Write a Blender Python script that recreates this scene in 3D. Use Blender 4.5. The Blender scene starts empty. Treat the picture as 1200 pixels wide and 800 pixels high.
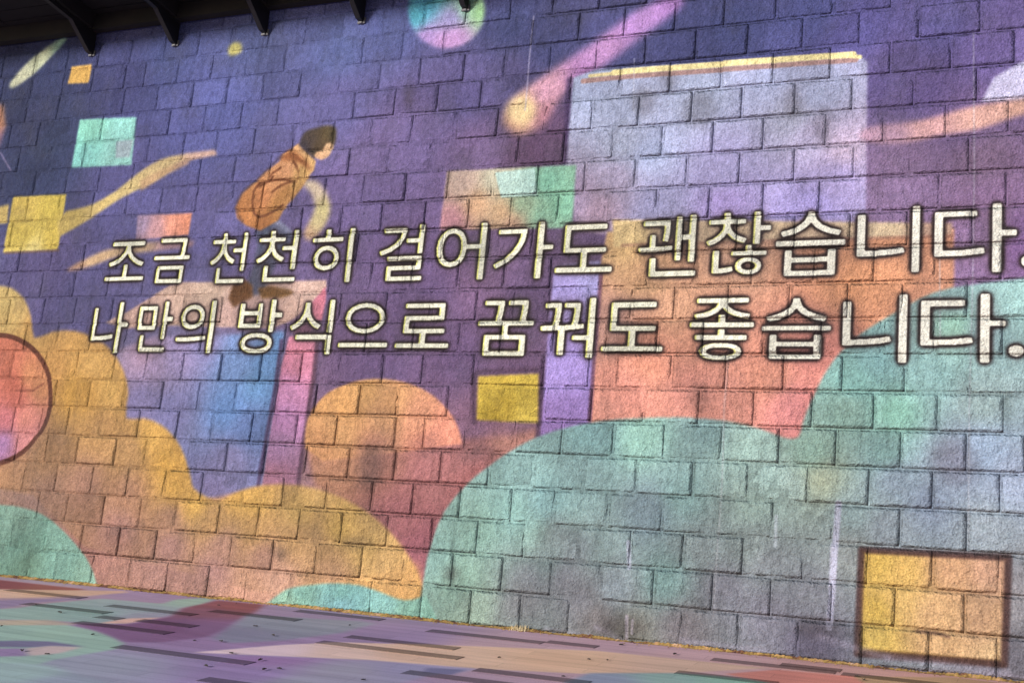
import bpy, bmesh, math, random
import numpy as np
from mathutils import Matrix, Vector
R = math.radians
random.seed(7)
sc = bpy.context.scene
col = sc.collection

# ------------------------------------------------------------ camera, sky, sun, exposure
BATTER = R(8.0)                      # the retaining wall leans back by eight degrees
EYE = Vector((0.0, -9.7016, 1.6058))
RIGHT = Vector((0.91525764, 0.40129384, 0.03559085))
UP = Vector((-0.00029284, -0.08768075, 0.99614858))
FWD = Vector((-0.40286893, 0.91174302, 0.08013296))
cd = bpy.data.cameras.new('camera')
cd.sensor_width = 36.0
cd.lens = 42.886
cd.clip_start = 0.05
cd.clip_end = 2000
cam = bpy.data.objects.new('camera', cd)
cam.matrix_world = Matrix(((RIGHT.x, UP.x, -FWD.x, EYE.x), (RIGHT.y, UP.y, -FWD.y, EYE.y),
                           (RIGHT.z, UP.z, -FWD.z, EYE.z), (0, 0, 0, 1)))
col.objects.link(cam)
sc.camera = cam

SUN_ELEV, SUN_AZ = R(19), R(204)     # azimuth clockwise from +Y: behind the viewer, to the left
world = bpy.data.worlds.new('World')
sc.world = world
world.use_nodes = True
wn = world.node_tree
bg = wn.nodes['Background']
sky = wn.nodes.new('ShaderNodeTexSky')
sky.sky_type = 'NISHITA'
sky.sun_disc = False
sky.sun_elevation = SUN_ELEV
sky.sun_rotation = SUN_AZ
wn.links.new(sky.outputs[0], bg.inputs[0])
bg.inputs[1].default_value = 0.09
sd = bpy.data.lights.new('sun', 'SUN')
sd.energy = 3.1
sd.angle = R(10)
sd.color = (1.0, 0.98, 0.965)
sun = bpy.data.objects.new('sun', sd)
sdir = Vector((math.sin(SUN_AZ) * math.cos(SUN_ELEV), math.cos(SUN_AZ) * math.cos(SUN_ELEV), math.sin(SUN_ELEV)))
sun.rotation_euler = sdir.to_track_quat('Z', 'Y').to_euler()
sun.location = sdir * 60
col.objects.link(sun)
vs = sc.view_settings
vs.view_transform = 'Standard'
vs.look = 'None'
vs.gamma = 1.0
vs.exposure = 0.52

# ------------------------------------------------------------ data
# projected-light picture and small marks, painted as wall colour, in metres (along, up): kind, outline, edge softness, colour points, opacity, line width
PROJECTION_BACKGROUND=[[-11.135,5.713,50,56,90],[-10.803,6.005,50,58,96],[-9.424,5.45,72,74,122],[-8.896,5.808,74,82,132],[-7.764,5.839,84,92,139],[-6.665,5.577,90,100,152],[-6.092,5.799,84,92,144],[-4.753,5.648,71,76,123],[-4.377,5.429,69,72,117],[-3.681,5.269,75,77,126],[-3.037,5.37,65,68,113],[-2.57,5.401,65,70,117],[-1.897,5.446,77,81,136],[-1.529,5.244,89,84,144],[-0.839,5.205,94,87,144],[-0.44,4.935,109,92,150],[-8.185,5.043,92,98,158],[-6.585,5.006,110,105,160],[-5.756,4.667,115,98,146],[-5.138,4.973,96,87,135],[-4.7,5.11,81,75,116],[-4.446,4.314,95,69,96],[-4.285,4.43,95,69,98],[-6.012,4.417,110,93,136],[-4.984,4.392,120,96,137],[-6.246,3.985,109,91,136],[-8.378,4.863,88,90,145],[-10.466,4.502,50,57,88],[-10.74,5.145,52,56,88],[-10.407,4.808,52,60,90],[-9.192,4.279,86,82,130],[-1.17,4.856,93,80,131],[-0.962,4.646,93,77,126],[-0.628,4.357,108,86,129],[-1.082,4.02,127,101,134],[-0.494,3.983,125,99,126],[-1.142,3.729,137,110,147],[-0.427,3.622,136,104,140],[-0.549,3.274,139,108,144],[-0.208,3.332,124,89,137],[-5.594,3.351,112,89,131],[-9.541,3.081,85,79,120],[-10.091,3.383,92,82,124],[-8.3,3.804,96,90,138],[-5.734,2.266,102,79,115],[-4.939,2.353,109,83,119],[-4.312,2.911,97,75,106],[-4.835,3.0,124,93,126],[-5.36,2.926,104,81,119],[-4.402,2.121,101,75,103],[-4.514,1.578,142,99,107],[-5.141,1.09,144,91,95],[-5.6,1.224,145,98,95],[-4.698,1.726,125,89,110],[-8.153,1.802,118,116,149],[-9.767,0.854,136,109,98],[-7.917,0.528,163,125,115],[-7.366,0.319,165,126,115],[-9.06,0.803,153,115,102],[-5.608,0.601,154,103,101],[-6.781,0.362,182,141,120],[-0.224,0.592,128,121,131],[-3.446,0.323,120,120,124],[-13,6,60,62,100],[2,6,100,85,150],[2,4.5,125,85,140],[2,0.5,120,120,130],[-13,0.5,120,150,135],[-13,3,100,85,110],[-6,6.4,70,74,130]]
PROJECTION_SHAPES=[
["f",[[-10.596,2.318],[-9.899,2.512],[-8.771,2.148],[-7.713,1.128],[-6.988,1.037],[-5.828,0.898],[-5.087,0.636],[-4.838,-0.049],[-10.012,-0.137]],0.05,[[-9.815,2.135,190,140,75],[-9.304,1.958,200,148,72],[-9.593,1.132,150,110,78],[-9.06,0.803,158,114,98],[-9.767,0.854,142,110,96],[-7.963,0.777,168,122,100],[-7.366,0.319,172,126,112],[-7.902,0.446,168,122,108],[-6.686,0.369,190,142,118],[-8.97,0.374,166,116,102],[-5.956,0.499,178,132,92],[-6.357,0.709,172,130,88],[-8.613,1.349,172,126,82],[-6.935,0.111,205,150,122]],1,0],
["f",[[-6.476,1.51],[-4.847,1.605],[-4.356,1.66],[-4.038,1.745],[-4.319,1.282],[-4.918,0.647],[-5.043,0.264],[-5.738,0.903],[-6.322,1.11]],0.05,[[-5.62,1.381,158,104,88],[-6.071,1.323,166,116,86],[-5.16,1.244,166,104,100],[-4.674,1.495,150,98,96],[-4.439,1.657,176,120,104],[-5.374,0.846,160,98,98],[-5.173,0.63,156,92,98],[-4.649,1.267,160,96,92]],1,0],
["f",[[-5.055,5.836],[-5.055,5.754],[-5.072,5.677],[-5.106,5.608],[-5.154,5.551],[-5.216,5.507],[-5.289,5.479],[-5.37,5.466],[-5.456,5.471],[-5.544,5.493],[-5.63,5.531],[-5.71,5.584],[-5.781,5.649],[-5.841,5.725],[-5.886,5.808],[-5.915,5.895],[-5.925,5.982],[-5.918,6.065],[-5.892,6.141],[-5.849,6.206],[-5.791,6.258],[-5.72,6.294],[-5.639,6.313],[-5.553,6.314],[-5.464,6.298],[-5.377,6.265],[-5.294,6.217],[-5.22,6.156],[-5.157,6.084],[-5.107,6.004],[-5.073,5.921]],0.035,[[-5.805,5.859,84,178,196],[-5.721,5.962,80,168,196],[-5.481,5.546,196,146,200],[-5.343,5.577,200,150,205],[-5.415,5.796,150,140,192],[-5.285,5.891,150,200,170],[-5.119,5.825,156,206,140],[-5.68,5.613,176,140,200],[-5.594,6.114,90,190,190]],1,0],
["f",[[-4.745,4.678],[-4.742,4.732],[-4.723,4.795],[-4.675,4.863],[-4.591,4.934],[-4.477,5.01],[-4.346,5.094],[-4.19,5.19],[-4.016,5.294],[-3.858,5.391],[-3.729,5.48],[-3.615,5.563],[-3.501,5.635],[-3.371,5.698],[-3.242,5.75],[-3.143,5.771],[-3.075,5.754],[-3.036,5.707],[-3.054,5.641],[-3.16,5.551],[-3.323,5.439],[-3.479,5.333],[-3.603,5.24],[-3.719,5.152],[-3.832,5.071],[-3.948,5.002],[-4.06,4.94],[-4.153,4.87],[-4.212,4.779],[-4.252,4.68],[-4.301,4.601],[-4.375,4.551],[-4.46,4.52],[-4.535,4.507],[-4.593,4.515],[-4.642,4.539],[-4.681,4.569],[-4.714,4.599],[-4.737,4.634]],0.07,[[-4.556,4.732,246,206,146],[-4.328,4.902,214,156,176],[-3.846,5.243,196,144,198],[-3.453,5.543,186,138,204],[-4.309,4.686,190,128,140],[-3.913,5.036,160,110,165],[-3.14,5.72,180,130,200],[-4.692,4.587,200,150,120]],1,0],
["f",[[-4.426,4.739],[-4.435,4.681],[-4.47,4.638],[-4.524,4.619],[-4.586,4.628],[-4.642,4.664],[-4.68,4.718],[-4.692,4.779],[-4.675,4.834],[-4.632,4.87],[-4.574,4.88],[-4.512,4.862],[-4.461,4.82],[-4.43,4.763]],0.08,[[-4.558,4.749,246,214,152]],1,0],
["l",[[-4.097,5.011],[-4.057,4.164]],0.06,[[0,0,62,44,82]],0.8,0.06],
["f",[[-4.065,5.033],[-3.834,5.097],[-1.465,4.994],[-1.4,4.925],[-1.371,3.505],[-3.663,3.493],[-3.904,3.542],[-4.055,4.139]],0.018,[[-3.818,4.9,159,169,197],[-3.634,4.675,161,169,195],[-2.842,4.773,169,178,205],[-2.239,4.839,165,171,203],[-1.794,4.681,159,165,195],[-1.851,4.298,175,165,195],[-1.564,4.163,186,165,187],[-1.624,3.903,169,154,201],[-3.583,4.013,161,149,174],[-3.527,4.336,165,171,193],[-3.723,3.737,171,143,162],[-2.57,4.034,161,154,195],[-1.826,3.688,156,143,199],[-2.553,3.722,159,140,193],[-3.279,4.238,167,176,208],[-3.163,3.711,152,149,185],[-3.895,3.826,159,138,164],[-2.001,4.464,150,151,170]],1,0],
["l",[[-3.96,4.989],[-3.659,4.995],[-1.499,4.958]],0.02,[[0,0,168,128,118]],0.9,0.05],
["l",[[-3.896,5.035],[-3.335,5.041]],0.02,[[0,0,226,206,146]],1,0.035],
["l",[[-3.663,5.047],[-2.549,5.03],[-1.522,5.007]],0.018,[[0,0,238,220,150]],1,0.058],
["l",[[-1.592,5.006],[-1.464,4.978]],0.02,[[0,0,238,220,150]],1,0.035],
["f",[[-0.5,4.494],[-0.406,4.693],[-0.184,4.819],[0.066,4.882],[0.066,4.461]],0.02,[[-0.309,4.625,190,184,212],[-0.184,4.76,196,192,220]],1,0],
["f",[[-1.427,4.23],[-1.448,4.265],[-1.433,4.307],[-1.375,4.339],[-1.261,4.353],[-1.107,4.357],[-0.956,4.368],[-0.826,4.394],[-0.698,4.427],[-0.564,4.455],[-0.421,4.474],[-0.273,4.488],[-0.12,4.498],[0.059,4.51],[0.242,4.517],[0.369,4.506],[0.422,4.46],[0.421,4.395],[0.368,4.35],[0.239,4.348],[0.054,4.365],[-0.12,4.368],[-0.256,4.339],[-0.38,4.295],[-0.497,4.259],[-0.609,4.242],[-0.715,4.234],[-0.821,4.224],[-0.933,4.204],[-1.046,4.183],[-1.153,4.173],[-1.26,4.182],[-1.362,4.203]],0.03,[[-1.223,4.253,180,140,160],[-0.889,4.318,208,156,152],[-0.499,4.362,214,162,146],[-0.214,4.434,206,156,136]],1,0],
["f",[[-3.608,3.515],[-0.691,3.434],[-0.683,2.893],[-1.374,2.515],[-1.673,1.539],[-3.641,1.757],[-3.649,3.215]],0.015,[[-3.377,3.404,206,166,110],[-3.2,3.126,200,152,108],[-2.873,2.814,206,152,116],[-2.636,2.588,214,144,112],[-3.141,2.289,220,142,112],[-3.277,2.063,232,150,128],[-3.542,1.984,222,146,124],[-3.597,2.668,190,140,120],[-2.114,2.226,220,144,116],[-2.453,3.259,196,150,118],[-1.457,3.013,214,146,102],[-1.125,3.078,222,152,108],[-0.862,2.931,206,142,108],[-2.453,1.934,206,136,116],[-1.893,1.947,216,132,126],[-1.705,2.372,214,132,116],[-2.752,2.072,206,134,116]],1,0],
["f",[[-3.569,3.626],[-0.705,3.478],[-0.703,3.378],[-3.533,3.37]],0.02,[[-3.38,3.444,206,176,120],[-2.917,3.505,206,178,140],[-1.202,3.476,212,186,146],[-0.872,3.441,196,158,130]],1,0],
["l",[[-3.454,3.383],[-0.703,3.371]],0.03,[[0,0,150,104,84]],0.6,0.03],
["f",[[-4.089,3.21],[-3.651,3.247],[-3.628,1.608],[-4.088,1.593]],0.015,[[-3.942,2.945,166,150,208],[-3.752,3.099,170,162,214],[-3.972,2.359,156,134,196],[-3.918,2.205,160,136,198],[-3.891,1.901,136,108,164],[-3.954,1.71,150,116,176]],1,0],
["l",[[-3.634,3.136],[-3.634,1.772]],0.03,[[0,0,106,66,92]],0.8,0.035],
["l",[[-4.123,2.319],[-4.1,1.63]],0.04,[[0,0,78,54,82]],0.75,0.045],
["f",[[-5.279,4.186],[-3.957,4.166],[-3.946,3.56],[-5.293,3.595]],0.018,[[-5.082,4.054,188,160,142],[-4.924,3.834,200,156,116],[-5.176,3.675,176,122,128],[-4.65,3.737,196,156,114],[-4.553,3.633,190,150,120],[-4.246,4.009,122,180,150],[-4.058,3.793,126,182,148],[-4.258,3.679,132,176,144],[-4.771,4.063,196,190,160],[-4.484,3.813,150,176,140]],1,0],
["f",[[-4.77,4.139],[-4.362,4.157],[-4.32,3.888],[-4.683,3.889]],0.012,[[-4.55,4.042,186,222,208]],0.85,0],
["f",[[-8.021,2.557],[-6.889,2.617],[-6.906,1.082],[-7.751,0.873],[-8.595,1.262],[-8.938,2.42],[-8.514,2.558]],0.03,[[-7.329,2.513,116,142,190],[-7.111,2.426,100,140,186],[-7.389,2.251,112,140,186],[-7.156,2.081,96,136,178],[-7.419,1.819,98,132,182],[-7.188,1.655,96,116,162],[-7.334,1.312,120,114,150],[-7.486,1.012,116,106,142],[-8.454,2.241,152,130,160],[-8.143,2.333,150,134,172],[-7.853,2.513,146,138,184],[-8.496,1.883,126,116,156],[-8.153,1.802,118,114,156],[-8.582,2.331,160,130,150]],1,0],
["f",[[-6.829,2.556],[-6.498,2.581],[-6.491,2.133],[-6.501,1.102],[-6.916,1.082],[-6.896,1.831],[-6.873,2.256]],0.015,[[-6.711,2.427,220,132,150],[-6.685,2.257,214,130,152],[-6.751,2.045,196,130,168],[-6.804,1.749,180,124,166],[-6.808,1.457,158,116,150],[-6.812,1.169,160,106,124]],1,0],
["l",[[-6.913,2.513],[-6.909,2.17],[-6.962,1.063]],0.04,[[0,0,74,54,84]],0.85,0.045],
["l",[[-6.495,2.496],[-6.491,2.133],[-6.518,1.085]],0.04,[[0,0,92,60,78]],0.85,0.05],
["f",[[-9.183,2.717],[-8.905,2.827],[-8.395,3.107],[-8.236,3.141],[-7.325,3.123],[-6.478,3.123],[-6.467,3.045],[-6.656,2.857],[-6.806,2.729],[-7.044,2.643],[-7.56,2.654],[-8.315,2.676],[-8.87,2.651]],0.02,[[-8.267,3.013,206,170,146],[-7.84,3.051,220,186,158],[-8.677,2.825,190,152,134],[-9.119,2.745,178,146,128],[-7.589,2.823,206,166,150],[-6.862,2.773,198,160,140],[-6.605,3.048,216,178,158],[-7.262,2.732,160,130,120]],1,0],
["f",[[-6.479,3.063],[-6.46,2.924],[-6.479,2.718],[-6.596,2.719],[-6.673,2.84]],0.02,[[-6.534,2.899,222,124,140]],1,0],
["f",[[-6.654,2.84],[-6.802,2.703],[-6.783,2.582],[-6.576,2.581],[-6.577,2.719]],0.03,[[-6.697,2.668,120,72,90]],0.8,0],
["f",[[-11.596,3.197],[-10.795,3.152],[-10.708,3.143],[-10.595,3.119],[-10.482,3.064],[-10.375,2.987],[-10.294,2.891],[-10.229,2.782],[-10.19,2.649],[-10.139,2.55],[-10.032,2.569],[-9.897,2.617],[-9.746,2.63],[-9.587,2.625],[-9.434,2.597],[-9.288,2.55],[-9.152,2.489],[-9.028,2.411],[-8.917,2.308],[-8.825,2.193],[-8.755,2.073],[-8.709,1.95],[-8.709,1.81],[-8.693,1.7],[-8.591,1.692],[-8.462,1.706],[-8.344,1.682],[-8.231,1.642],[-8.13,1.588],[-8.036,1.517],[-7.95,1.426],[-7.874,1.325],[-7.812,1.219],[-7.765,1.125],[-7.745,1.069],[-7.716,1.026],[-7.627,0.979],[-7.526,0.943],[-7.445,0.93],[-7.371,0.935],[-7.304,0.963],[-7.231,1.0],[-7.143,1.035],[-7.032,1.068],[-6.881,1.098],[-6.706,1.116],[-6.506,1.113],[-6.31,1.095],[-6.154,1.064],[-6.01,1.022],[-5.862,0.968],[-5.72,0.904],[-5.592,0.829],[-5.476,0.748],[-5.376,0.667],[-5.289,0.584],[-5.211,0.497],[-5.146,0.405],[-5.095,0.297],[-5.062,0.21],[-5.055,0.004],[-5.625,0.051],[-6.837,0.103],[-8.078,0.267],[-8.97,0.374],[-9.767,0.854],[-11.028,0.977]],0.022,[[-10.458,2.803,192,158,92],[-10.631,3.001,196,166,98],[-10.237,2.656,196,150,82],[-9.815,2.135,190,138,74],[-9.246,2.234,200,152,82],[-8.96,1.964,196,150,78],[-9.294,1.912,204,150,70],[-9.42,1.956,206,152,68],[-8.32,1.534,206,156,76],[-8.057,1.283,202,150,66],[-8.613,1.349,176,132,82],[-7.957,1.031,200,150,70],[-7.665,0.861,210,160,76],[-6.968,0.915,196,150,74],[-7.172,0.945,206,156,76],[-5.988,0.731,192,152,80],[-6.475,0.861,190,150,84],[-5.501,0.455,222,174,106],[-5.697,0.595,204,162,92],[-5.17,0.254,230,170,92],[-6.138,0.487,172,132,86],[-9.0,1.602,180,134,80],[-9.633,1.311,156,116,80],[-9.097,0.976,160,116,92],[-10.05,1.572,170,120,90],[-8.527,0.917,172,124,92],[-7.948,0.694,172,126,96],[-7.902,0.446,170,124,110],[-7.295,0.487,174,128,106],[-7.352,0.239,176,128,116],[-6.788,0.401,180,132,108],[-6.567,0.22,200,150,122],[-6.003,0.187,206,152,112],[-6.929,0.673,182,138,84],[-7.436,0.724,186,140,84],[-8.568,0.572,168,120,104],[-9.534,0.866,150,112,90],[-6.486,0.621,182,138,86],[-6.121,0.371,184,138,98]],1,0],
["f",[[-6.369,0.157],[-5.662,0.328],[-5.155,0.48],[-5.03,0.154],[-5.544,0.11]],0.06,[[-5.39,0.274,222,166,96]],0.7,0],
["f",[[-6.489,1.469],[-6.496,1.546],[-6.503,1.656],[-6.494,1.757],[-6.458,1.837],[-6.407,1.909],[-6.351,1.968],[-6.296,2.012],[-6.237,2.043],[-6.175,2.071],[-6.112,2.095],[-6.045,2.116],[-5.977,2.131],[-5.905,2.142],[-5.831,2.149],[-5.756,2.151],[-5.68,2.148],[-5.603,2.141],[-5.525,2.129],[-5.446,2.111],[-5.367,2.088],[-5.292,2.06],[-5.224,2.028],[-5.161,1.992],[-5.103,1.952],[-5.049,1.907],[-4.999,1.86],[-4.956,1.813],[-4.922,1.768],[-4.895,1.724],[-4.873,1.682],[-4.855,1.638],[-4.843,1.596],[-4.834,1.567],[-5.452,1.466],[-6.263,1.355]],0.02,[[-5.887,2.018,212,156,92],[-6.15,1.889,204,146,84],[-5.602,1.942,216,156,100],[-6.116,1.645,200,146,92],[-5.672,1.779,204,146,96],[-5.313,1.788,216,146,108],[-5.032,1.638,226,142,112],[-5.726,1.496,172,116,92],[-6.28,1.476,186,130,84],[-5.192,1.515,190,120,100]],1,0],
["f",[[-10.823,4.204],[-10.034,4.195],[-10.017,3.548],[-10.821,3.533]],0.018,[[-10.62,4.051,200,170,78],[-10.235,4.034,196,170,72],[-10.549,3.745,192,166,70],[-10.157,3.681,196,168,70],[-10.38,3.559,226,204,120]],1,0],
["l",[[-10.782,3.532],[-10.002,3.538]],0.03,[[0,0,110,80,66]],0.6,0.03],
["f",[[-10.294,5.75],[-9.99,5.752],[-9.993,5.522],[-10.312,5.541]],0.02,[[-10.118,5.638,222,172,86]],1,0],
["f",[[-10.024,5.079],[-9.213,5.046],[-9.174,4.485],[-10.027,4.507]],0.02,[[-9.867,4.923,134,206,178],[-9.322,4.934,140,206,190],[-9.876,4.67,128,200,186],[-9.383,4.637,136,190,176]],1,0],
["f",[[-9.448,4.782],[-9.209,4.785],[-9.216,4.577],[-9.419,4.58]],0.015,[[-9.318,4.673,148,160,166]],0.85,0],
["f",[[-8.977,3.899],[-8.25,3.896],[-8.251,3.652],[-8.946,3.619]],0.018,[[-8.885,3.78,152,128,152],[-8.717,3.745,190,140,140],[-8.466,3.792,228,148,118],[-8.297,3.785,230,142,106]],1,0],
["l",[[-4.743,2.227],[-4.159,2.256]],0.06,[[0,0,66,44,60]],0.55,0.05],
["l",[[-4.783,2.195],[-4.737,1.772]],0.05,[[0,0,66,44,60]],0.6,0.05],
["l",[[-4.129,2.203],[-4.105,1.774]],0.05,[[0,0,66,44,60]],0.6,0.05],
["f",[[-4.739,2.187],[-4.147,2.218],[-4.113,1.773],[-4.713,1.788]],0.02,[[-4.608,2.079,196,164,58],[-4.233,2.085,196,166,60],[-4.462,1.887,192,158,48],[-4.211,1.855,202,172,66]],1,0],
["f",[[-10.097,3.858],[-10.003,3.993],[-9.902,4.005],[-9.76,4.025],[-9.625,4.055],[-9.512,4.099],[-9.404,4.155],[-9.298,4.216],[-9.194,4.288],[-9.092,4.367],[-8.988,4.434],[-8.89,4.484],[-8.791,4.522],[-8.663,4.551],[-8.466,4.572],[-8.242,4.583],[-8.085,4.591],[-8.03,4.53],[-8.148,4.517],[-8.316,4.496],[-8.476,4.462],[-8.603,4.406],[-8.721,4.336],[-8.84,4.27],[-8.965,4.217],[-9.092,4.168],[-9.219,4.114],[-9.341,4.049],[-9.464,3.977],[-9.594,3.906],[-9.752,3.829],[-9.919,3.751],[-10.037,3.697]],0.025,[[-9.947,3.852,192,164,84],[-9.493,4.0,202,174,104],[-9.179,4.21,204,178,116],[-8.759,4.45,206,178,122],[-8.213,4.561,200,160,140]],1,0],
["f",[[-9.852,3.299],[-9.721,3.373],[-9.502,3.464],[-9.365,3.513],[-9.165,3.55],[-8.726,3.595],[-8.322,3.617],[-8.156,3.575],[-8.194,3.519],[-8.573,3.496],[-9.032,3.47],[-9.285,3.409],[-9.477,3.348],[-9.714,3.305]],0.03,[[-9.49,3.406,196,160,116],[-9.714,3.334,184,140,110],[-9.038,3.498,196,164,120],[-8.364,3.543,150,116,120]],1,0],
["f",[[-9.02,4.299],[-8.752,4.411],[-8.403,4.496],[-8.373,4.455],[-8.681,4.338],[-8.985,4.18]],0.03,[[-8.746,4.381,196,158,112],[-8.422,4.478,180,140,110]],1,0],
["f",[[-11.018,4.09],[-10.867,4.114],[-10.84,3.888],[-11.766,3.862],[-11.852,4.202]],0.025,[[-10.996,3.996,190,162,90]],1,0],
["f",[[-11.897,5.476],[-11.252,5.356],[-11.144,5.07],[-11.189,4.808],[-11.726,4.791]],0.05,[[-11.279,5.187,200,140,104],[-11.202,4.862,150,110,130]],1,0],
["l",[[-11.149,4.753],[-10.938,4.53]],0.03,[[0,0,150,130,160]],0.6,0.02],
["f",[[-11.153,5.563],[-11.199,5.569],[-11.219,5.601],[-11.201,5.654],[-11.135,5.735],[-11.032,5.837],[-10.918,5.93],[-10.79,6.01],[-10.651,6.081],[-10.543,6.128],[-10.48,6.144],[-10.447,6.136],[-10.437,6.117],[-10.448,6.092],[-10.482,6.055],[-10.541,5.999],[-10.635,5.91],[-10.754,5.802],[-10.868,5.709],[-10.975,5.641],[-11.077,5.589]],0.035,[[-11.061,5.684,206,206,168],[-10.778,5.894,200,206,164],[-10.493,6.08,150,196,170]],1,0],
["f",[[-8.101,5.726],[-8.094,5.768],[-8.069,5.802],[-8.014,5.81],[-7.957,5.8],[-7.924,5.766],[-7.911,5.726],[-7.925,5.694],[-7.958,5.671],[-8.013,5.66],[-8.068,5.663],[-8.093,5.689]],0.035,[[-8.002,5.735,192,182,104]],1,0],
["l",[[-6.834,3.924],[-6.716,4.08],[-6.614,3.931]],0.03,[[0,0,0,0,0]],0,0.0],
["f",[[-6.921,4.164],[-6.885,4.179],[-6.814,4.18],[-6.748,4.164],[-6.696,4.128],[-6.647,4.076],[-6.607,4.021],[-6.575,3.963],[-6.551,3.9],[-6.541,3.838],[-6.548,3.777],[-6.568,3.717],[-6.595,3.663],[-6.631,3.612],[-6.675,3.568],[-6.717,3.543],[-6.761,3.546],[-6.803,3.568],[-6.826,3.6],[-6.818,3.641],[-6.791,3.691],[-6.767,3.741],[-6.748,3.788],[-6.732,3.835],[-6.727,3.883],[-6.738,3.932],[-6.76,3.982],[-6.789,4.03],[-6.839,4.08],[-6.897,4.13]],0.045,[[-6.732,4.054,214,190,160],[-6.641,3.843,206,190,128],[-6.767,3.607,200,160,124],[-6.686,3.737,206,186,130]],1,0],
["f",[[-11.569,2.313],[-11.463,2.413],[-11.318,2.482],[-11.162,2.531],[-10.994,2.564],[-10.816,2.578],[-10.658,2.58],[-10.535,2.572],[-10.431,2.553],[-10.331,2.522],[-10.226,2.478],[-10.125,2.422],[-10.035,2.36],[-9.958,2.29],[-9.893,2.214],[-9.839,2.135],[-9.798,2.055],[-9.769,1.974],[-9.75,1.894],[-9.739,1.818],[-9.739,1.743],[-9.748,1.673],[-9.768,1.608],[-9.799,1.547],[-9.838,1.486],[-9.885,1.421],[-9.94,1.356],[-10.011,1.297],[-10.098,1.246],[-10.2,1.201],[-10.322,1.165],[-10.47,1.133],[-10.638,1.11],[-10.809,1.117],[-10.984,1.163],[-11.162,1.24],[-11.317,1.344],[-11.444,1.483],[-11.547,1.65],[-11.613,1.819],[-11.638,1.993],[-11.624,2.168]],0.02,[[-10.457,2.367,196,110,82],[-10.304,2.035,186,98,76],[-10.118,2.132,186,120,78],[-10.236,1.847,190,102,84],[-10.315,1.658,216,122,124],[-10.072,1.664,214,132,112],[-10.019,1.435,206,130,124],[-10.311,1.378,166,118,160],[-10.86,1.835,200,110,90],[-9.904,1.994,184,122,80]],1,0],
["l",[[-10.262,1.96],[-10.018,1.964],[-9.89,2.041]],0.03,[[0,0,110,56,44]],0.6,0.025],
["l",[[-11.569,2.313],[-11.463,2.413],[-11.318,2.482],[-11.162,2.531],[-10.994,2.564],[-10.816,2.578],[-10.658,2.58],[-10.535,2.572],[-10.431,2.553],[-10.331,2.522],[-10.226,2.478],[-10.125,2.422],[-10.035,2.36],[-9.958,2.29],[-9.893,2.214],[-9.839,2.135],[-9.798,2.055],[-9.769,1.974],[-9.75,1.894],[-9.739,1.818],[-9.739,1.743],[-9.748,1.673],[-9.768,1.608],[-9.799,1.547],[-9.838,1.486],[-9.885,1.421],[-9.94,1.356],[-10.011,1.297],[-10.098,1.246],[-10.2,1.201],[-10.322,1.165],[-10.47,1.133],[-10.638,1.11],[-10.809,1.117],[-10.984,1.163],[-11.162,1.24],[-11.317,1.344],[-11.444,1.483],[-11.547,1.65],[-11.613,1.819],[-11.638,1.993],[-11.624,2.168],[-11.569,2.313]],0.022,[[0,0,92,48,34]],0.92,0.055],
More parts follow.
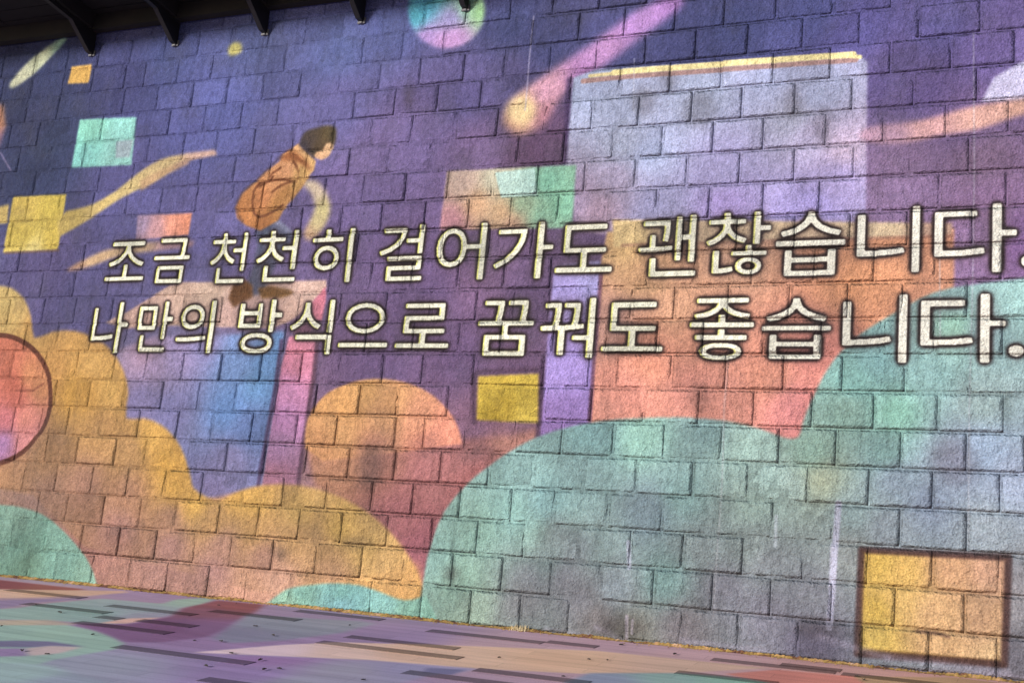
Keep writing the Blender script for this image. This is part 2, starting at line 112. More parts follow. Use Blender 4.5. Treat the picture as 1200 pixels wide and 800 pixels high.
["f",[[-5.105,-0.074],[-5.096,0.037],[-5.085,0.186],[-5.079,0.338],[-5.07,0.486],[-5.053,0.605],[-5.028,0.715],[-4.995,0.831],[-4.944,0.948],[-4.864,1.069],[-4.767,1.185],[-4.657,1.289],[-4.536,1.386],[-4.406,1.483],[-4.265,1.571],[-4.117,1.646],[-3.954,1.71],[-3.764,1.763],[-3.566,1.804],[-3.375,1.828],[-3.185,1.843],[-2.997,1.855],[-2.812,1.86],[-2.624,1.855],[-2.448,1.841],[-2.295,1.816],[-2.162,1.785],[-2.046,1.746],[-1.951,1.715],[-1.886,1.708],[-1.842,1.725],[-1.825,1.774],[-1.813,1.844],[-1.787,1.926],[-1.753,2.02],[-1.71,2.124],[-1.659,2.232],[-1.6,2.334],[-1.532,2.43],[-1.458,2.509],[-1.37,2.585],[-1.245,2.672],[-1.117,2.752],[-1.019,2.813],[-0.925,2.862],[-0.835,2.905],[-0.703,2.942],[-0.458,2.983],[-0.176,3.015],[0.077,3.031],[0.358,3.03],[0.718,3.018],[1.086,2.962],[1.425,2.829],[1.706,2.639],[1.881,2.394],[1.982,2.096],[2.012,1.74],[1.997,1.34],[1.953,0.839],[1.909,0.438],[0.334,-0.127],[-0.164,0.053],[-3.412,-0.09]],0.02,[[-3.557,1.685,124,164,160],[-3.173,1.682,150,196,176],[-2.587,1.751,128,160,156],[-2.296,1.654,150,180,166],[-4.157,1.289,140,176,168],[-4.289,0.985,136,176,164],[-4.601,0.817,132,168,150],[-3.943,0.713,138,172,154],[-3.979,1.113,130,170,166],[-3.604,1.315,122,150,146],[-2.771,1.211,124,156,150],[-3.053,1.054,120,140,146],[-2.073,1.384,140,166,156],[-1.743,1.604,132,164,146],[-2.201,1.171,138,160,148],[-1.429,2.165,130,180,168],[-1.237,2.341,132,178,174],[-0.849,2.241,140,180,174],[-0.479,2.583,144,178,178],[-0.67,2.859,140,176,172],[-0.236,2.852,150,190,182],[-0.666,2.617,142,186,162],[-1.097,1.931,128,178,156],[-1.489,1.956,132,166,150],[-0.473,2.046,142,164,160],[-0.65,1.579,136,142,162],[-0.469,1.652,148,168,190],[-0.229,1.468,152,164,184],[-1.084,1.429,134,150,162],[-1.153,1.626,128,166,158],[-1.396,1.148,140,162,160],[-1.667,1.382,164,174,144],[-1.866,1.325,136,156,146],[-0.462,1.074,146,158,164],[-0.829,1.245,132,146,164],[-1.137,1.032,140,152,158],[-2.184,0.831,124,136,132],[-2.601,0.803,126,140,138],[-3.48,0.744,128,148,144],[-3.302,0.405,130,142,146],[-3.929,0.569,128,160,144],[-4.718,0.364,138,172,150],[-4.527,0.124,150,172,150],[-4.994,0.567,134,170,156],[-4.073,0.414,128,136,136],[-4.059,0.272,126,128,128],[-3.597,0.31,124,124,128],[-3.762,0.439,126,126,130],[-2.869,0.508,122,154,148],[-3.432,0.15,124,118,116],[-2.702,0.148,116,110,112],[-2.372,0.48,122,122,130],[-2.022,0.31,122,120,130],[-1.697,0.469,118,120,126],[-2.041,0.706,124,130,132],[-1.684,0.146,98,92,110],[-1.386,0.819,140,146,142],[-0.224,0.592,150,146,148],[-0.221,0.106,108,104,112],[-3.129,0.075,130,130,118]],1,0],
["f",[[-3.891,1.007],[-3.48,0.744],[-3.755,0.368],[-4.271,0.003],[-4.431,-0.012]],0.12,[[-4.203,0.116,140,140,140],[-3.851,0.575,124,128,134]],0.55,0],
["f",[[-10.958,0.701],[-10.218,0.731],[-10.16,0.732],[-10.075,0.732],[-9.976,0.726],[-9.86,0.714],[-9.731,0.696],[-9.606,0.667],[-9.489,0.623],[-9.376,0.568],[-9.271,0.511],[-9.174,0.451],[-9.084,0.389],[-9.005,0.329],[-8.941,0.276],[-8.887,0.225],[-8.838,0.17],[-8.787,0.098],[-8.74,0.022],[-8.708,-0.032],[-10.729,-0.195]],0.02,[[-9.941,0.576,118,150,130],[-9.447,0.473,124,168,146],[-9.879,0.313,108,146,126],[-9.212,0.185,126,170,150],[-9.713,0.105,100,132,110],[-8.908,0.079,140,180,156]],1,0],
["f",[[-6.703,-0.011],[-6.672,0.014],[-6.628,0.051],[-6.584,0.085],[-6.548,0.112],[-6.511,0.136],[-6.463,0.157],[-6.395,0.176],[-6.316,0.192],[-6.236,0.207],[-6.163,0.22],[-6.089,0.231],[-6.011,0.24],[-5.922,0.246],[-5.829,0.248],[-5.74,0.246],[-5.66,0.236],[-5.583,0.221],[-5.503,0.204],[-5.417,0.183],[-5.327,0.16],[-5.244,0.151],[-5.163,0.165],[-5.089,0.192],[-5.037,0.213],[-4.834,-0.086],[-6.698,-0.042]],0.02,[[-6.363,0.119,130,180,160],[-5.908,0.156,124,178,164],[-6.444,0.034,150,190,160],[-5.892,0.043,138,192,196],[-5.457,0.118,140,192,180],[-5.19,0.066,136,184,160]],1,0],
["f",[[-1.323,0.863],[-0.272,0.879],[-0.296,0.111],[-1.33,0.085]],0.012,[[-1.193,0.768,206,168,78],[-1.004,0.718,210,168,88],[-0.698,0.741,206,156,112],[-0.4,0.763,208,158,124],[-1.213,0.381,204,166,70],[-1.24,0.22,214,180,84],[-0.998,0.464,206,166,96],[-0.813,0.417,204,160,110],[-0.455,0.387,206,160,118],[-0.336,0.155,214,176,126],[-0.75,0.236,206,162,112]],1,0],
["l",[[-1.299,0.107],[-0.807,0.113],[-0.307,0.115]],0.03,[[0,0,120,84,30]],0.7,0.04],
["l",[[-1.323,0.863],[-0.272,0.879],[-0.296,0.111],[-1.33,0.085],[-1.323,0.863]],0.032,[[0,0,74,48,46]],0.88,0.052],
["l",[[-0.902,0.29],[-0.751,0.286],[-0.678,0.268]],0.03,[[0,0,92,60,50]],0.7,0.02],
["f",[[-7.434,3.748],[-7.182,3.785],[-6.94,3.613],[-6.977,3.453],[-7.11,3.323],[-7.146,3.164],[-7.198,3.005],[-7.333,2.98],[-7.429,3.089],[-7.381,3.276],[-7.358,3.519]],0.03,[[-7.306,3.654,74,78,100],[-7.183,3.532,70,76,98],[-7.341,3.222,72,72,88],[-7.112,3.737,110,112,136]],1,0],
["l",[[-7.179,3.765],[-7.076,3.699],[-6.955,3.614]],0.04,[[0,0,134,136,160]],0.8,0.05],
["f",[[-7.303,3.667],[-7.192,3.649],[-7.243,3.583],[-7.31,3.613]],0.02,[[-7.25,3.624,96,110,124]],0.6,0],
["f",[[-7.589,3.106],[-7.489,3.171],[-7.35,3.088],[-7.331,2.967],[-7.447,2.915],[-7.548,2.863],[-7.627,2.958]],0.025,[[-7.514,3.001,96,62,34],[-7.556,2.939,110,70,40]],1,0],
["f",[[-7.284,3.06],[-7.133,3.084],[-6.866,3.026],[-6.86,2.986],[-6.99,2.949],[-7.22,2.952]],0.025,[[-7.102,3.012,104,70,34],[-6.949,3.01,120,82,40]],1,0],
["f",[[-7.023,4.571],[-6.794,4.376],[-6.795,4.28],[-6.835,4.241],[-6.908,4.109],[-6.997,3.99],[-7.102,3.873],[-7.148,3.766],[-7.35,3.665],[-7.533,3.726],[-7.66,3.814],[-7.702,3.927],[-7.639,4.078],[-7.499,4.196],[-7.389,4.301],[-7.231,4.403],[-7.197,4.485]],0.018,[[-7.452,3.907,192,126,72],[-7.604,3.867,190,122,68],[-7.284,4.175,206,142,92],[-7.114,4.285,206,144,98],[-6.94,4.293,208,160,96],[-7.009,4.068,180,126,70],[-7.188,3.895,184,124,64],[-7.321,3.745,170,106,56],[-7.089,3.917,190,134,74]],1,0],
["l",[[-7.317,4.248],[-7.309,4.262],[-7.291,4.282],[-7.246,4.309],[-7.205,4.332]],0.026,[[0,0,108,58,34]],0.8,0.028],
["l",[[-7.448,4.179],[-7.388,4.189],[-7.309,4.199],[-7.231,4.205],[-7.154,4.205],[-7.079,4.188],[-7.024,4.17]],0.026,[[0,0,108,58,34]],0.8,0.028],
["l",[[-7.432,4.178],[-7.466,4.144],[-7.496,4.084],[-7.494,3.985],[-7.473,3.889],[-7.438,3.839],[-7.39,3.817],[-7.326,3.825],[-7.255,3.852],[-7.174,3.892],[-7.111,3.928]],0.026,[[0,0,108,58,34]],0.8,0.028],
["l",[[-7.266,4.073],[-7.229,4.102],[-7.174,4.137],[-7.094,4.161],[-7.025,4.177]],0.026,[[0,0,108,58,34]],0.8,0.028],
["l",[[-7.284,4.24],[-7.304,4.216],[-7.339,4.187],[-7.402,4.159],[-7.457,4.138]],0.026,[[0,0,108,58,34]],0.8,0.028],
["l",[[-6.993,4.168],[-6.981,4.216],[-6.979,4.277],[-7.017,4.342],[-7.058,4.393]],0.026,[[0,0,108,58,34]],0.8,0.028],
["f",[[-7.48,4.084],[-7.437,4.127],[-7.38,4.148],[-7.32,4.121],[-7.274,4.073],[-7.267,4.018],[-7.288,3.963],[-7.341,3.913],[-7.401,3.886],[-7.442,3.917],[-7.47,3.972],[-7.486,4.029]],0.05,[[-7.408,4.024,206,130,80]],0.6,0],
["f",[[-7.245,3.989],[-7.199,4.045],[-7.136,4.093],[-7.084,4.128],[-7.049,4.13],[-7.056,4.063],[-7.088,3.981],[-7.143,3.921],[-7.198,3.891],[-7.235,3.927]],0.05,[[-7.158,4.03,170,116,62]],0.6,0],
["f",[[-7.033,4.225],[-7.002,4.293],[-6.956,4.331],[-6.9,4.322],[-6.857,4.284],[-6.857,4.228],[-6.885,4.162],[-6.944,4.077],[-7.003,4.032],[-7.03,4.114]],0.05,[[-6.93,4.229,206,160,92]],0.6,0],
["l",[[-7.023,4.571],[-7.097,4.535],[-7.196,4.478],[-7.296,4.39],[-7.389,4.301],[-7.447,4.245],[-7.499,4.196],[-7.572,4.14],[-7.639,4.078],[-7.682,4.005],[-7.694,3.927],[-7.645,3.839],[-7.588,3.77]],0.05,[[0,0,70,50,54]],0.5,0.03],
["f",[[-7.098,4.555],[-7.025,4.582],[-6.787,4.376],[-6.811,4.281],[-6.869,4.312],[-6.969,4.415],[-7.075,4.505]],0.02,[[-7.084,4.561,226,170,112],[-6.844,4.333,220,170,106]],1,0],
["f",[[-7.227,4.424],[-7.213,4.461],[-7.167,4.497],[-7.126,4.514],[-7.076,4.512],[-7.017,4.481],[-6.956,4.435],[-6.895,4.378],[-6.848,4.324],[-6.828,4.289],[-6.833,4.276],[-6.871,4.303],[-6.927,4.343],[-6.989,4.374],[-7.059,4.4],[-7.155,4.411]],0.03,[[-7.117,4.443,150,86,46],[-6.954,4.386,132,72,38],[-6.871,4.308,120,64,36]],0.9,0],
["l",[[-7.187,4.47],[-7.149,4.502],[-7.093,4.52],[-7.017,4.47],[-6.953,4.414]],0.02,[[0,0,206,140,84]],0.7,0.02],
["f",[[-7.014,4.563],[-7.015,4.613],[-6.998,4.66],[-6.977,4.694],[-6.944,4.719],[-6.893,4.731],[-6.832,4.738],[-6.768,4.752],[-6.705,4.759],[-6.648,4.751],[-6.605,4.728],[-6.588,4.687],[-6.586,4.637],[-6.586,4.589],[-6.598,4.542],[-6.63,4.499],[-6.67,4.464],[-6.713,4.442],[-6.756,4.429],[-6.794,4.418],[-6.831,4.42],[-6.873,4.448],[-6.918,4.487],[-6.972,4.524]],0.022,[[-6.885,4.612,74,60,50],[-6.74,4.667,98,80,48],[-6.775,4.558,90,70,46],[-6.948,4.552,60,52,60],[-6.621,4.686,74,64,44]],1,0],
["f",[[-6.692,4.565],[-6.651,4.569],[-6.615,4.554],[-6.608,4.517],[-6.614,4.474],[-6.626,4.441],[-6.648,4.415],[-6.687,4.395],[-6.732,4.389],[-6.78,4.406],[-6.815,4.432],[-6.809,4.457],[-6.786,4.479],[-6.758,4.486],[-6.728,4.496],[-6.711,4.532]],0.02,[[-6.724,4.417,220,168,122],[-6.638,4.522,222,178,128]],1,0],
["l",[[-1.509,1.208],[-1.516,1.041],[-1.527,0.809],[-1.531,0.548],[-1.546,0.255]],0.02,[[0,0,186,184,206]],0.75,0.05],
["l",[[-1.536,0.875],[-1.537,0.547]],0.02,[[0,0,200,198,216]],0.6,0.05],
["l",[[-1.991,1.081],[-1.987,0.844]],0.02,[[0,0,190,200,205]],0.7,0.025],
["l",[[-2.444,2.551],[-2.452,2.295],[-2.46,1.934],[-2.443,1.367],[-2.455,0.473],[-2.455,0.238]],0.02,[[0,0,206,200,204]],0.3,0.014],
["l",[[-3.205,0.798],[-3.182,0.588]],0.02,[[0,0,178,182,196]],0.8,0.035],
["l",[[-3.175,0.194],[-3.162,0.017]],0.015,[[0,0,214,204,214]],0.85,0.03],
["l",[[-3.122,0.171],[-3.121,0.062]],0.015,[[0,0,214,204,214]],0.8,0.02],
["l",[[-0.565,5.099],[-0.545,3.914],[-0.546,2.995],[-0.558,1.978],[-0.551,0.941]],0.01,[[0,0,200,200,206]],0.35,0.012],
["l",[[-4.527,5.711],[-4.529,5.357],[-4.523,4.747]],0.012,[[0,0,190,182,206]],0.5,0.016],
["l",[[-3.475,5.163],[-3.446,4.659]],0.01,[[0,0,196,196,206]],0.4,0.012],
["l",[[-0.8,3.424],[-0.778,2.515]],0.01,[[0,0,200,200,206]],0.4,0.012],
["l",[[-3.426,0.081],[-3.197,-0.0]],0.05,[[0,0,170,160,180]],0.35,0.05],
["l",[[-4.511,-0.019],[-4.031,-0.024]],0.05,[[0,0,170,160,180]],0.35,0.05],
["l",[[-3.879,0.018],[-3.495,-0.001]],0.05,[[0,0,170,160,180]],0.35,0.05],
["l",[[-1.112,0.076],[-0.278,0.052]],0.05,[[0,0,170,160,180]],0.35,0.05],
["l",[[-1.621,0.184],[-1.112,0.076]],0.05,[[0,0,170,160,180]],0.35,0.05],
["l",[[-2.696,0.048],[-2.008,0.023]],0.05,[[0,0,170,160,180]],0.35,0.05],
["f",[[-2.987,0.122],[-3.016,0.069],[-3.101,0.026],[-3.218,0.005],[-3.332,0.013],[-3.409,0.048],[-3.424,0.099],[-3.373,0.151],[-3.272,0.188],[-3.152,0.199],[-3.048,0.181],[-2.992,0.139]],0.07,[[-3.205,0.102,60,50,48]],0.4,0],
["f",[[-4.724,0.422],[-4.733,0.391],[-4.764,0.366],[-4.808,0.357],[-4.852,0.365],[-4.883,0.389],[-4.89,0.421],[-4.873,0.451],[-4.836,0.471],[-4.791,0.474],[-4.75,0.46],[-4.727,0.433]],0.07,[[-4.807,0.416,60,50,48]],0.45,0],
["f",[[-6.528,0.459],[-6.534,0.421],[-6.56,0.393],[-6.6,0.383],[-6.64,0.394],[-6.67,0.423],[-6.68,0.462],[-6.667,0.498],[-6.635,0.521],[-6.593,0.523],[-6.555,0.505],[-6.531,0.472]],0.07,[[-6.604,0.454,60,50,48]],0.4,0],
["f",[[-5.624,1.341],[-5.629,1.233],[-5.67,1.155],[-5.735,1.132],[-5.805,1.169],[-5.859,1.257],[-5.881,1.369],[-5.863,1.472],[-5.811,1.533],[-5.742,1.536],[-5.675,1.478],[-5.631,1.378]],0.07,[[-5.75,1.336,60,50,48]],0.35,0],
["f",[[-0.468,1.587],[-0.494,1.497],[-0.567,1.432],[-0.665,1.41],[-0.759,1.439],[-0.822,1.511],[-0.833,1.604],[-0.789,1.69],[-0.703,1.742],[-0.602,1.745],[-0.517,1.699],[-0.471,1.617]],0.07,[[-0.65,1.579,60,50,48]],0.18,0],
["f",[[-2.663,4.596],[-2.682,4.496],[-2.746,4.43],[-2.837,4.417],[-2.926,4.462],[-2.989,4.552],[-3.004,4.66],[-2.968,4.752],[-2.891,4.802],[-2.797,4.794],[-2.714,4.73],[-2.668,4.631]],0.07,[[-2.833,4.61,60,50,48]],0.25,0],
["f",[[-1.647,4.36],[-1.659,4.264],[-1.696,4.199],[-1.749,4.184],[-1.801,4.224],[-1.837,4.307],[-1.846,4.409],[-1.825,4.498],[-1.781,4.548],[-1.726,4.544],[-1.678,4.486],[-1.65,4.393]],0.07,[[-1.747,4.367,60,50,48]],0.25,0],
["f",[[-3.047,4.914],[-3.056,4.863],[-3.085,4.829],[-3.128,4.823],[-3.17,4.846],[-3.199,4.892],[-3.207,4.947],[-3.191,4.994],[-3.155,5.019],[-3.111,5.015],[-3.072,4.983],[-3.05,4.932]],0.07,[[-3.127,4.921,60,50,48]],0.3,0],
["f",[[-1.935,4.615],[-1.943,4.525],[-1.969,4.464],[-2.008,4.45],[-2.046,4.487],[-2.074,4.564],[-2.082,4.659],[-2.067,4.743],[-2.035,4.79],[-1.995,4.787],[-1.959,4.733],[-1.938,4.647]],0.07,[[-2.008,4.621,60,50,48]],0.25,0],
["f",[[-5.613,0.639],[-5.637,0.613],[-5.706,0.591],[-5.802,0.58],[-5.895,0.583],[-5.958,0.599],[-5.97,0.624],[-5.929,0.649],[-5.847,0.668],[-5.748,0.675],[-5.664,0.667],[-5.617,0.647]],0.07,[[-5.792,0.627,60,50,48]],0.35,0],
["f",[[-1.431,0.266],[-1.458,0.223],[-1.535,0.188],[-1.638,0.17],[-1.738,0.176],[-1.804,0.203],[-1.816,0.245],[-1.77,0.287],[-1.679,0.318],[-1.573,0.327],[-1.483,0.313],[-1.435,0.28]],0.07,[[-1.623,0.248,60,50,48]],0.3,0],
["f",[[-5.747,4.981],[-5.745,4.905],[-5.758,4.853],[-5.782,4.84],[-5.81,4.871],[-5.834,4.936],[-5.846,5.016],[-5.843,5.087],[-5.826,5.128],[-5.799,5.125],[-5.772,5.081],[-5.751,5.008]],0.07,[[-5.795,4.985,60,50,48]],0.4,0],
["f",[[-6.734,4.694],[-6.737,4.655],[-6.758,4.63],[-6.79,4.624],[-6.824,4.641],[-6.849,4.676],[-6.858,4.717],[-6.848,4.752],[-6.823,4.772],[-6.789,4.769],[-6.757,4.745],[-6.737,4.708]],0.07,[[-6.795,4.698,60,50,48]],0.3,0],
["f",[[-2.575,2.039],[-2.586,1.971],[-2.624,1.922],[-2.678,1.908],[-2.732,1.932],[-2.769,1.988],[-2.779,2.06],[-2.758,2.125],[-2.712,2.163],[-2.656,2.164],[-2.606,2.127],[-2.578,2.063]],0.07,[[-2.676,2.037,60,50,48]],0.25,0],
["f",[[-3.241,4.725],[-3.252,4.648],[-3.294,4.597],[-3.354,4.587],[-3.414,4.621],[-3.456,4.689],[-3.468,4.772],[-3.446,4.843],[-3.395,4.882],[-3.333,4.876],[-3.277,4.828],[-3.245,4.752]],0.07,[[-3.354,4.734,60,50,48]],0.3,0]]
LETTER_OUTLINES=[
[[[-9.052,3.349],[-9.052,3.216],[-9.283,3.216],[-9.283,3.174],[-8.765,3.174],[-8.765,3.216],[-9.0,3.216],[-9.0,3.349]],[[-9.241,3.604],[-9.241,3.562],[-9.052,3.562],[-9.052,3.55],[-9.072,3.488],[-9.119,3.434],[-9.186,3.392],[-9.258,3.37],[-9.238,3.33],[-9.173,3.349],[-9.112,3.382],[-9.061,3.424],[-9.025,3.477],[-8.989,3.425],[-8.936,3.384],[-8.877,3.351],[-8.812,3.332],[-8.79,3.372],[-8.864,3.394],[-8.931,3.434],[-8.98,3.488],[-8.998,3.55],[-8.998,3.562],[-8.81,3.562],[-8.81,3.604]]],
[[[-8.597,3.319],[-8.597,3.134],[-8.253,3.134],[-8.253,3.319]],[[-8.3,3.281],[-8.3,3.174],[-8.553,3.174],[-8.553,3.281]],[[-8.653,3.429],[-8.653,3.39],[-8.196,3.39],[-8.196,3.429],[-8.269,3.429],[-8.261,3.475],[-8.258,3.515],[-8.257,3.551],[-8.255,3.582],[-8.255,3.622],[-8.596,3.622],[-8.596,3.582],[-8.301,3.582],[-8.301,3.551],[-8.303,3.515],[-8.307,3.475],[-8.315,3.429]]],
[[[-7.791,3.649],[-7.791,3.58],[-7.91,3.58],[-7.91,3.54],[-7.791,3.54],[-7.791,3.523],[-7.801,3.468],[-7.828,3.418],[-7.87,3.378],[-7.923,3.351],[-7.898,3.313],[-7.855,3.333],[-7.818,3.363],[-7.788,3.399],[-7.766,3.44],[-7.744,3.401],[-7.714,3.368],[-7.678,3.342],[-7.636,3.321],[-7.613,3.361],[-7.666,3.387],[-7.708,3.425],[-7.734,3.471],[-7.744,3.523],[-7.744,3.54],[-7.628,3.54],[-7.628,3.58],[-7.743,3.58],[-7.743,3.649]],[[-7.537,3.652],[-7.537,3.485],[-7.644,3.485],[-7.644,3.444],[-7.537,3.444],[-7.537,3.246],[-7.489,3.246],[-7.489,3.652]],[[-7.826,3.282],[-7.826,3.12],[-7.474,3.12],[-7.474,3.161],[-7.778,3.161],[-7.778,3.282]]],
[[[-7.209,3.654],[-7.209,3.585],[-7.338,3.585],[-7.338,3.545],[-7.209,3.545],[-7.209,3.528],[-7.219,3.473],[-7.249,3.423],[-7.294,3.384],[-7.353,3.356],[-7.326,3.318],[-7.278,3.339],[-7.238,3.368],[-7.205,3.404],[-7.181,3.446],[-7.157,3.406],[-7.124,3.373],[-7.084,3.348],[-7.038,3.327],[-7.013,3.367],[-7.071,3.392],[-7.117,3.43],[-7.146,3.477],[-7.157,3.528],[-7.157,3.545],[-7.029,3.545],[-7.029,3.585],[-7.155,3.585],[-7.155,3.654]],[[-6.931,3.657],[-6.931,3.49],[-7.048,3.49],[-7.048,3.449],[-6.931,3.449],[-6.931,3.251],[-6.877,3.251],[-6.877,3.657]],[[-7.247,3.288],[-7.247,3.126],[-6.861,3.126],[-6.861,3.167],[-7.194,3.167],[-7.194,3.288]]],
[[[-6.28,3.65],[-6.28,3.105],[-6.226,3.105],[-6.226,3.65]],[[-6.521,3.476],[-6.579,3.468],[-6.626,3.442],[-6.656,3.402],[-6.667,3.351],[-6.656,3.301],[-6.626,3.261],[-6.579,3.236],[-6.521,3.225],[-6.463,3.236],[-6.416,3.261],[-6.386,3.301],[-6.374,3.351],[-6.386,3.402],[-6.416,3.442],[-6.463,3.468]],[[-6.521,3.435],[-6.483,3.428],[-6.453,3.411],[-6.432,3.385],[-6.425,3.351],[-6.432,3.318],[-6.453,3.291],[-6.483,3.273],[-6.521,3.268],[-6.558,3.273],[-6.588,3.291],[-6.609,3.318],[-6.616,3.351],[-6.609,3.385],[-6.588,3.411],[-6.558,3.428]],[[-6.549,3.643],[-6.549,3.561],[-6.699,3.561],[-6.699,3.521],[-6.344,3.521],[-6.344,3.561],[-6.494,3.561],[-6.494,3.643]]],
[[[-5.634,3.521],[-5.634,3.479],[-5.507,3.479],[-5.507,3.37],[-5.454,3.37],[-5.454,3.654],[-5.507,3.654],[-5.507,3.521]],[[-5.893,3.626],[-5.893,3.584],[-5.695,3.584],[-5.715,3.523],[-5.761,3.471],[-5.83,3.429],[-5.924,3.399],[-5.904,3.357],[-5.792,3.397],[-5.709,3.455],[-5.656,3.532],[-5.638,3.626]],[[-5.827,3.146],[-5.827,3.106],[-5.434,3.106],[-5.434,3.146],[-5.774,3.146],[-5.774,3.211],[-5.454,3.211],[-5.454,3.345],[-5.829,3.345],[-5.829,3.305],[-5.507,3.305],[-5.507,3.249],[-5.827,3.249]]],
[[[-5.146,3.559],[-5.104,3.548],[-5.072,3.519],[-5.05,3.475],[-5.045,3.415],[-5.05,3.355],[-5.072,3.309],[-5.104,3.28],[-5.146,3.27],[-5.188,3.28],[-5.22,3.309],[-5.24,3.355],[-5.248,3.415],[-5.24,3.475],[-5.22,3.519],[-5.188,3.548]],[[-4.853,3.646],[-4.853,3.439],[-4.991,3.439],[-5.007,3.507],[-5.039,3.559],[-5.086,3.591],[-5.146,3.603],[-5.21,3.59],[-5.26,3.552],[-5.292,3.492],[-5.304,3.415],[-5.292,3.336],[-5.26,3.276],[-5.21,3.239],[-5.146,3.225],[-5.086,3.237],[-5.037,3.271],[-5.005,3.326],[-4.991,3.398],[-4.853,3.398],[-4.853,3.102],[-4.795,3.102],[-4.795,3.646]]],
[[[-4.275,3.628],[-4.275,3.097],[-4.216,3.097],[-4.216,3.372],[-4.116,3.372],[-4.116,3.412],[-4.216,3.412],[-4.216,3.628]],[[-4.672,3.571],[-4.672,3.529],[-4.439,3.529],[-4.463,3.44],[-4.515,3.362],[-4.594,3.291],[-4.702,3.234],[-4.67,3.198],[-4.537,3.271],[-4.447,3.36],[-4.397,3.46],[-4.381,3.571]]],
[[[-4.011,3.588],[-4.011,3.331],[-3.839,3.331],[-3.839,3.189],[-4.079,3.189],[-4.079,3.147],[-3.54,3.147],[-3.54,3.189],[-3.784,3.189],[-3.784,3.331],[-3.604,3.331],[-3.604,3.372],[-3.957,3.372],[-3.957,3.546],[-3.609,3.546],[-3.609,3.588]]],
[[[-3.268,3.594],[-3.268,3.551],[-3.074,3.551],[-3.074,3.521],[-3.076,3.488],[-3.079,3.449],[-3.087,3.407],[-3.036,3.401],[-3.029,3.447],[-3.025,3.488],[-3.023,3.525],[-3.023,3.557],[-3.023,3.594]],[[-3.295,3.308],[-3.227,3.308],[-3.15,3.311],[-3.07,3.317],[-2.995,3.326],[-2.997,3.363],[-3.033,3.359],[-3.07,3.357],[-3.109,3.354],[-3.149,3.354],[-3.149,3.467],[-3.199,3.467],[-3.199,3.352],[-3.302,3.35]],[[-2.969,3.627],[-2.969,3.229],[-2.918,3.229],[-2.918,3.417],[-2.849,3.417],[-2.849,3.213],[-2.797,3.213],[-2.797,3.636],[-2.849,3.636],[-2.849,3.46],[-2.918,3.46],[-2.918,3.627]],[[-3.195,3.257],[-3.195,3.091],[-2.78,3.091],[-2.78,3.133],[-3.141,3.133],[-3.141,3.257]]],
[[[-2.325,3.238],[-2.37,3.233],[-2.404,3.22],[-2.427,3.195],[-2.436,3.166],[-2.427,3.135],[-2.404,3.113],[-2.37,3.097],[-2.325,3.092],[-2.281,3.097],[-2.245,3.113],[-2.223,3.135],[-2.215,3.166],[-2.223,3.195],[-2.245,3.22],[-2.281,3.233]],[[-2.325,3.204],[-2.3,3.202],[-2.281,3.194],[-2.268,3.182],[-2.264,3.166],[-2.268,3.149],[-2.281,3.137],[-2.3,3.13],[-2.325,3.126],[-2.349,3.13],[-2.368,3.137],[-2.381,3.149],[-2.387,3.166],[-2.381,3.182],[-2.368,3.194],[-2.349,3.202]],[[-2.289,3.638],[-2.289,3.356],[-2.234,3.356],[-2.234,3.473],[-2.145,3.473],[-2.145,3.514],[-2.234,3.514],[-2.234,3.638]],[[-2.637,3.306],[-2.637,3.104],[-2.606,3.104],[-2.574,3.104],[-2.536,3.108],[-2.497,3.113],[-2.453,3.123],[-2.463,3.163],[-2.493,3.156],[-2.525,3.151],[-2.555,3.147],[-2.582,3.145],[-2.582,3.306]],[[-2.351,3.344],[-2.351,3.297],[-2.474,3.297],[-2.474,3.259],[-2.175,3.259],[-2.175,3.297],[-2.298,3.297],[-2.298,3.344]],[[-2.548,3.64],[-2.548,3.581],[-2.682,3.581],[-2.682,3.542],[-2.548,3.542],[-2.548,3.531],[-2.559,3.485],[-2.591,3.444],[-2.638,3.411],[-2.699,3.388],[-2.674,3.35],[-2.623,3.368],[-2.58,3.394],[-2.544,3.425],[-2.519,3.463],[-2.495,3.43],[-2.461,3.402],[-2.417,3.382],[-2.368,3.366],[-2.345,3.404],[-2.406,3.425],[-2.453,3.454],[-2.483,3.49],[-2.495,3.531],[-2.495,3.542],[-2.362,3.542],[-2.362,3.581],[-2.493,3.581],[-2.493,3.64]]],
[[[-2.022,3.288],[-2.022,3.071],[-1.606,3.071],[-1.606,3.288],[-1.663,3.288],[-1.663,3.224],[-1.967,3.224],[-1.967,3.288]],[[-1.967,3.183],[-1.663,3.183],[-1.663,3.112],[-1.967,3.112]],[[-2.093,3.369],[-2.093,3.327],[-1.531,3.327],[-1.531,3.369]],[[-1.841,3.62],[-1.841,3.595],[-1.861,3.544],[-1.91,3.501],[-1.981,3.469],[-2.062,3.449],[-2.042,3.409],[-1.969,3.425],[-1.906,3.451],[-1.851,3.485],[-1.812,3.529],[-1.775,3.485],[-1.72,3.451],[-1.655,3.425],[-1.584,3.409],[-1.564,3.449],[-1.645,3.469],[-1.716,3.501],[-1.765,3.545],[-1.784,3.595],[-1.784,3.62]]],
[[[-1.007,3.629],[-1.007,3.079],[-0.948,3.079],[-0.948,3.629]],[[-1.434,3.263],[-1.434,3.22],[-1.381,3.22],[-1.304,3.221],[-1.227,3.226],[-1.148,3.233],[-1.065,3.247],[-1.074,3.289],[-1.153,3.277],[-1.227,3.27],[-1.302,3.265],[-1.375,3.263],[-1.375,3.573],[-1.434,3.573]]],
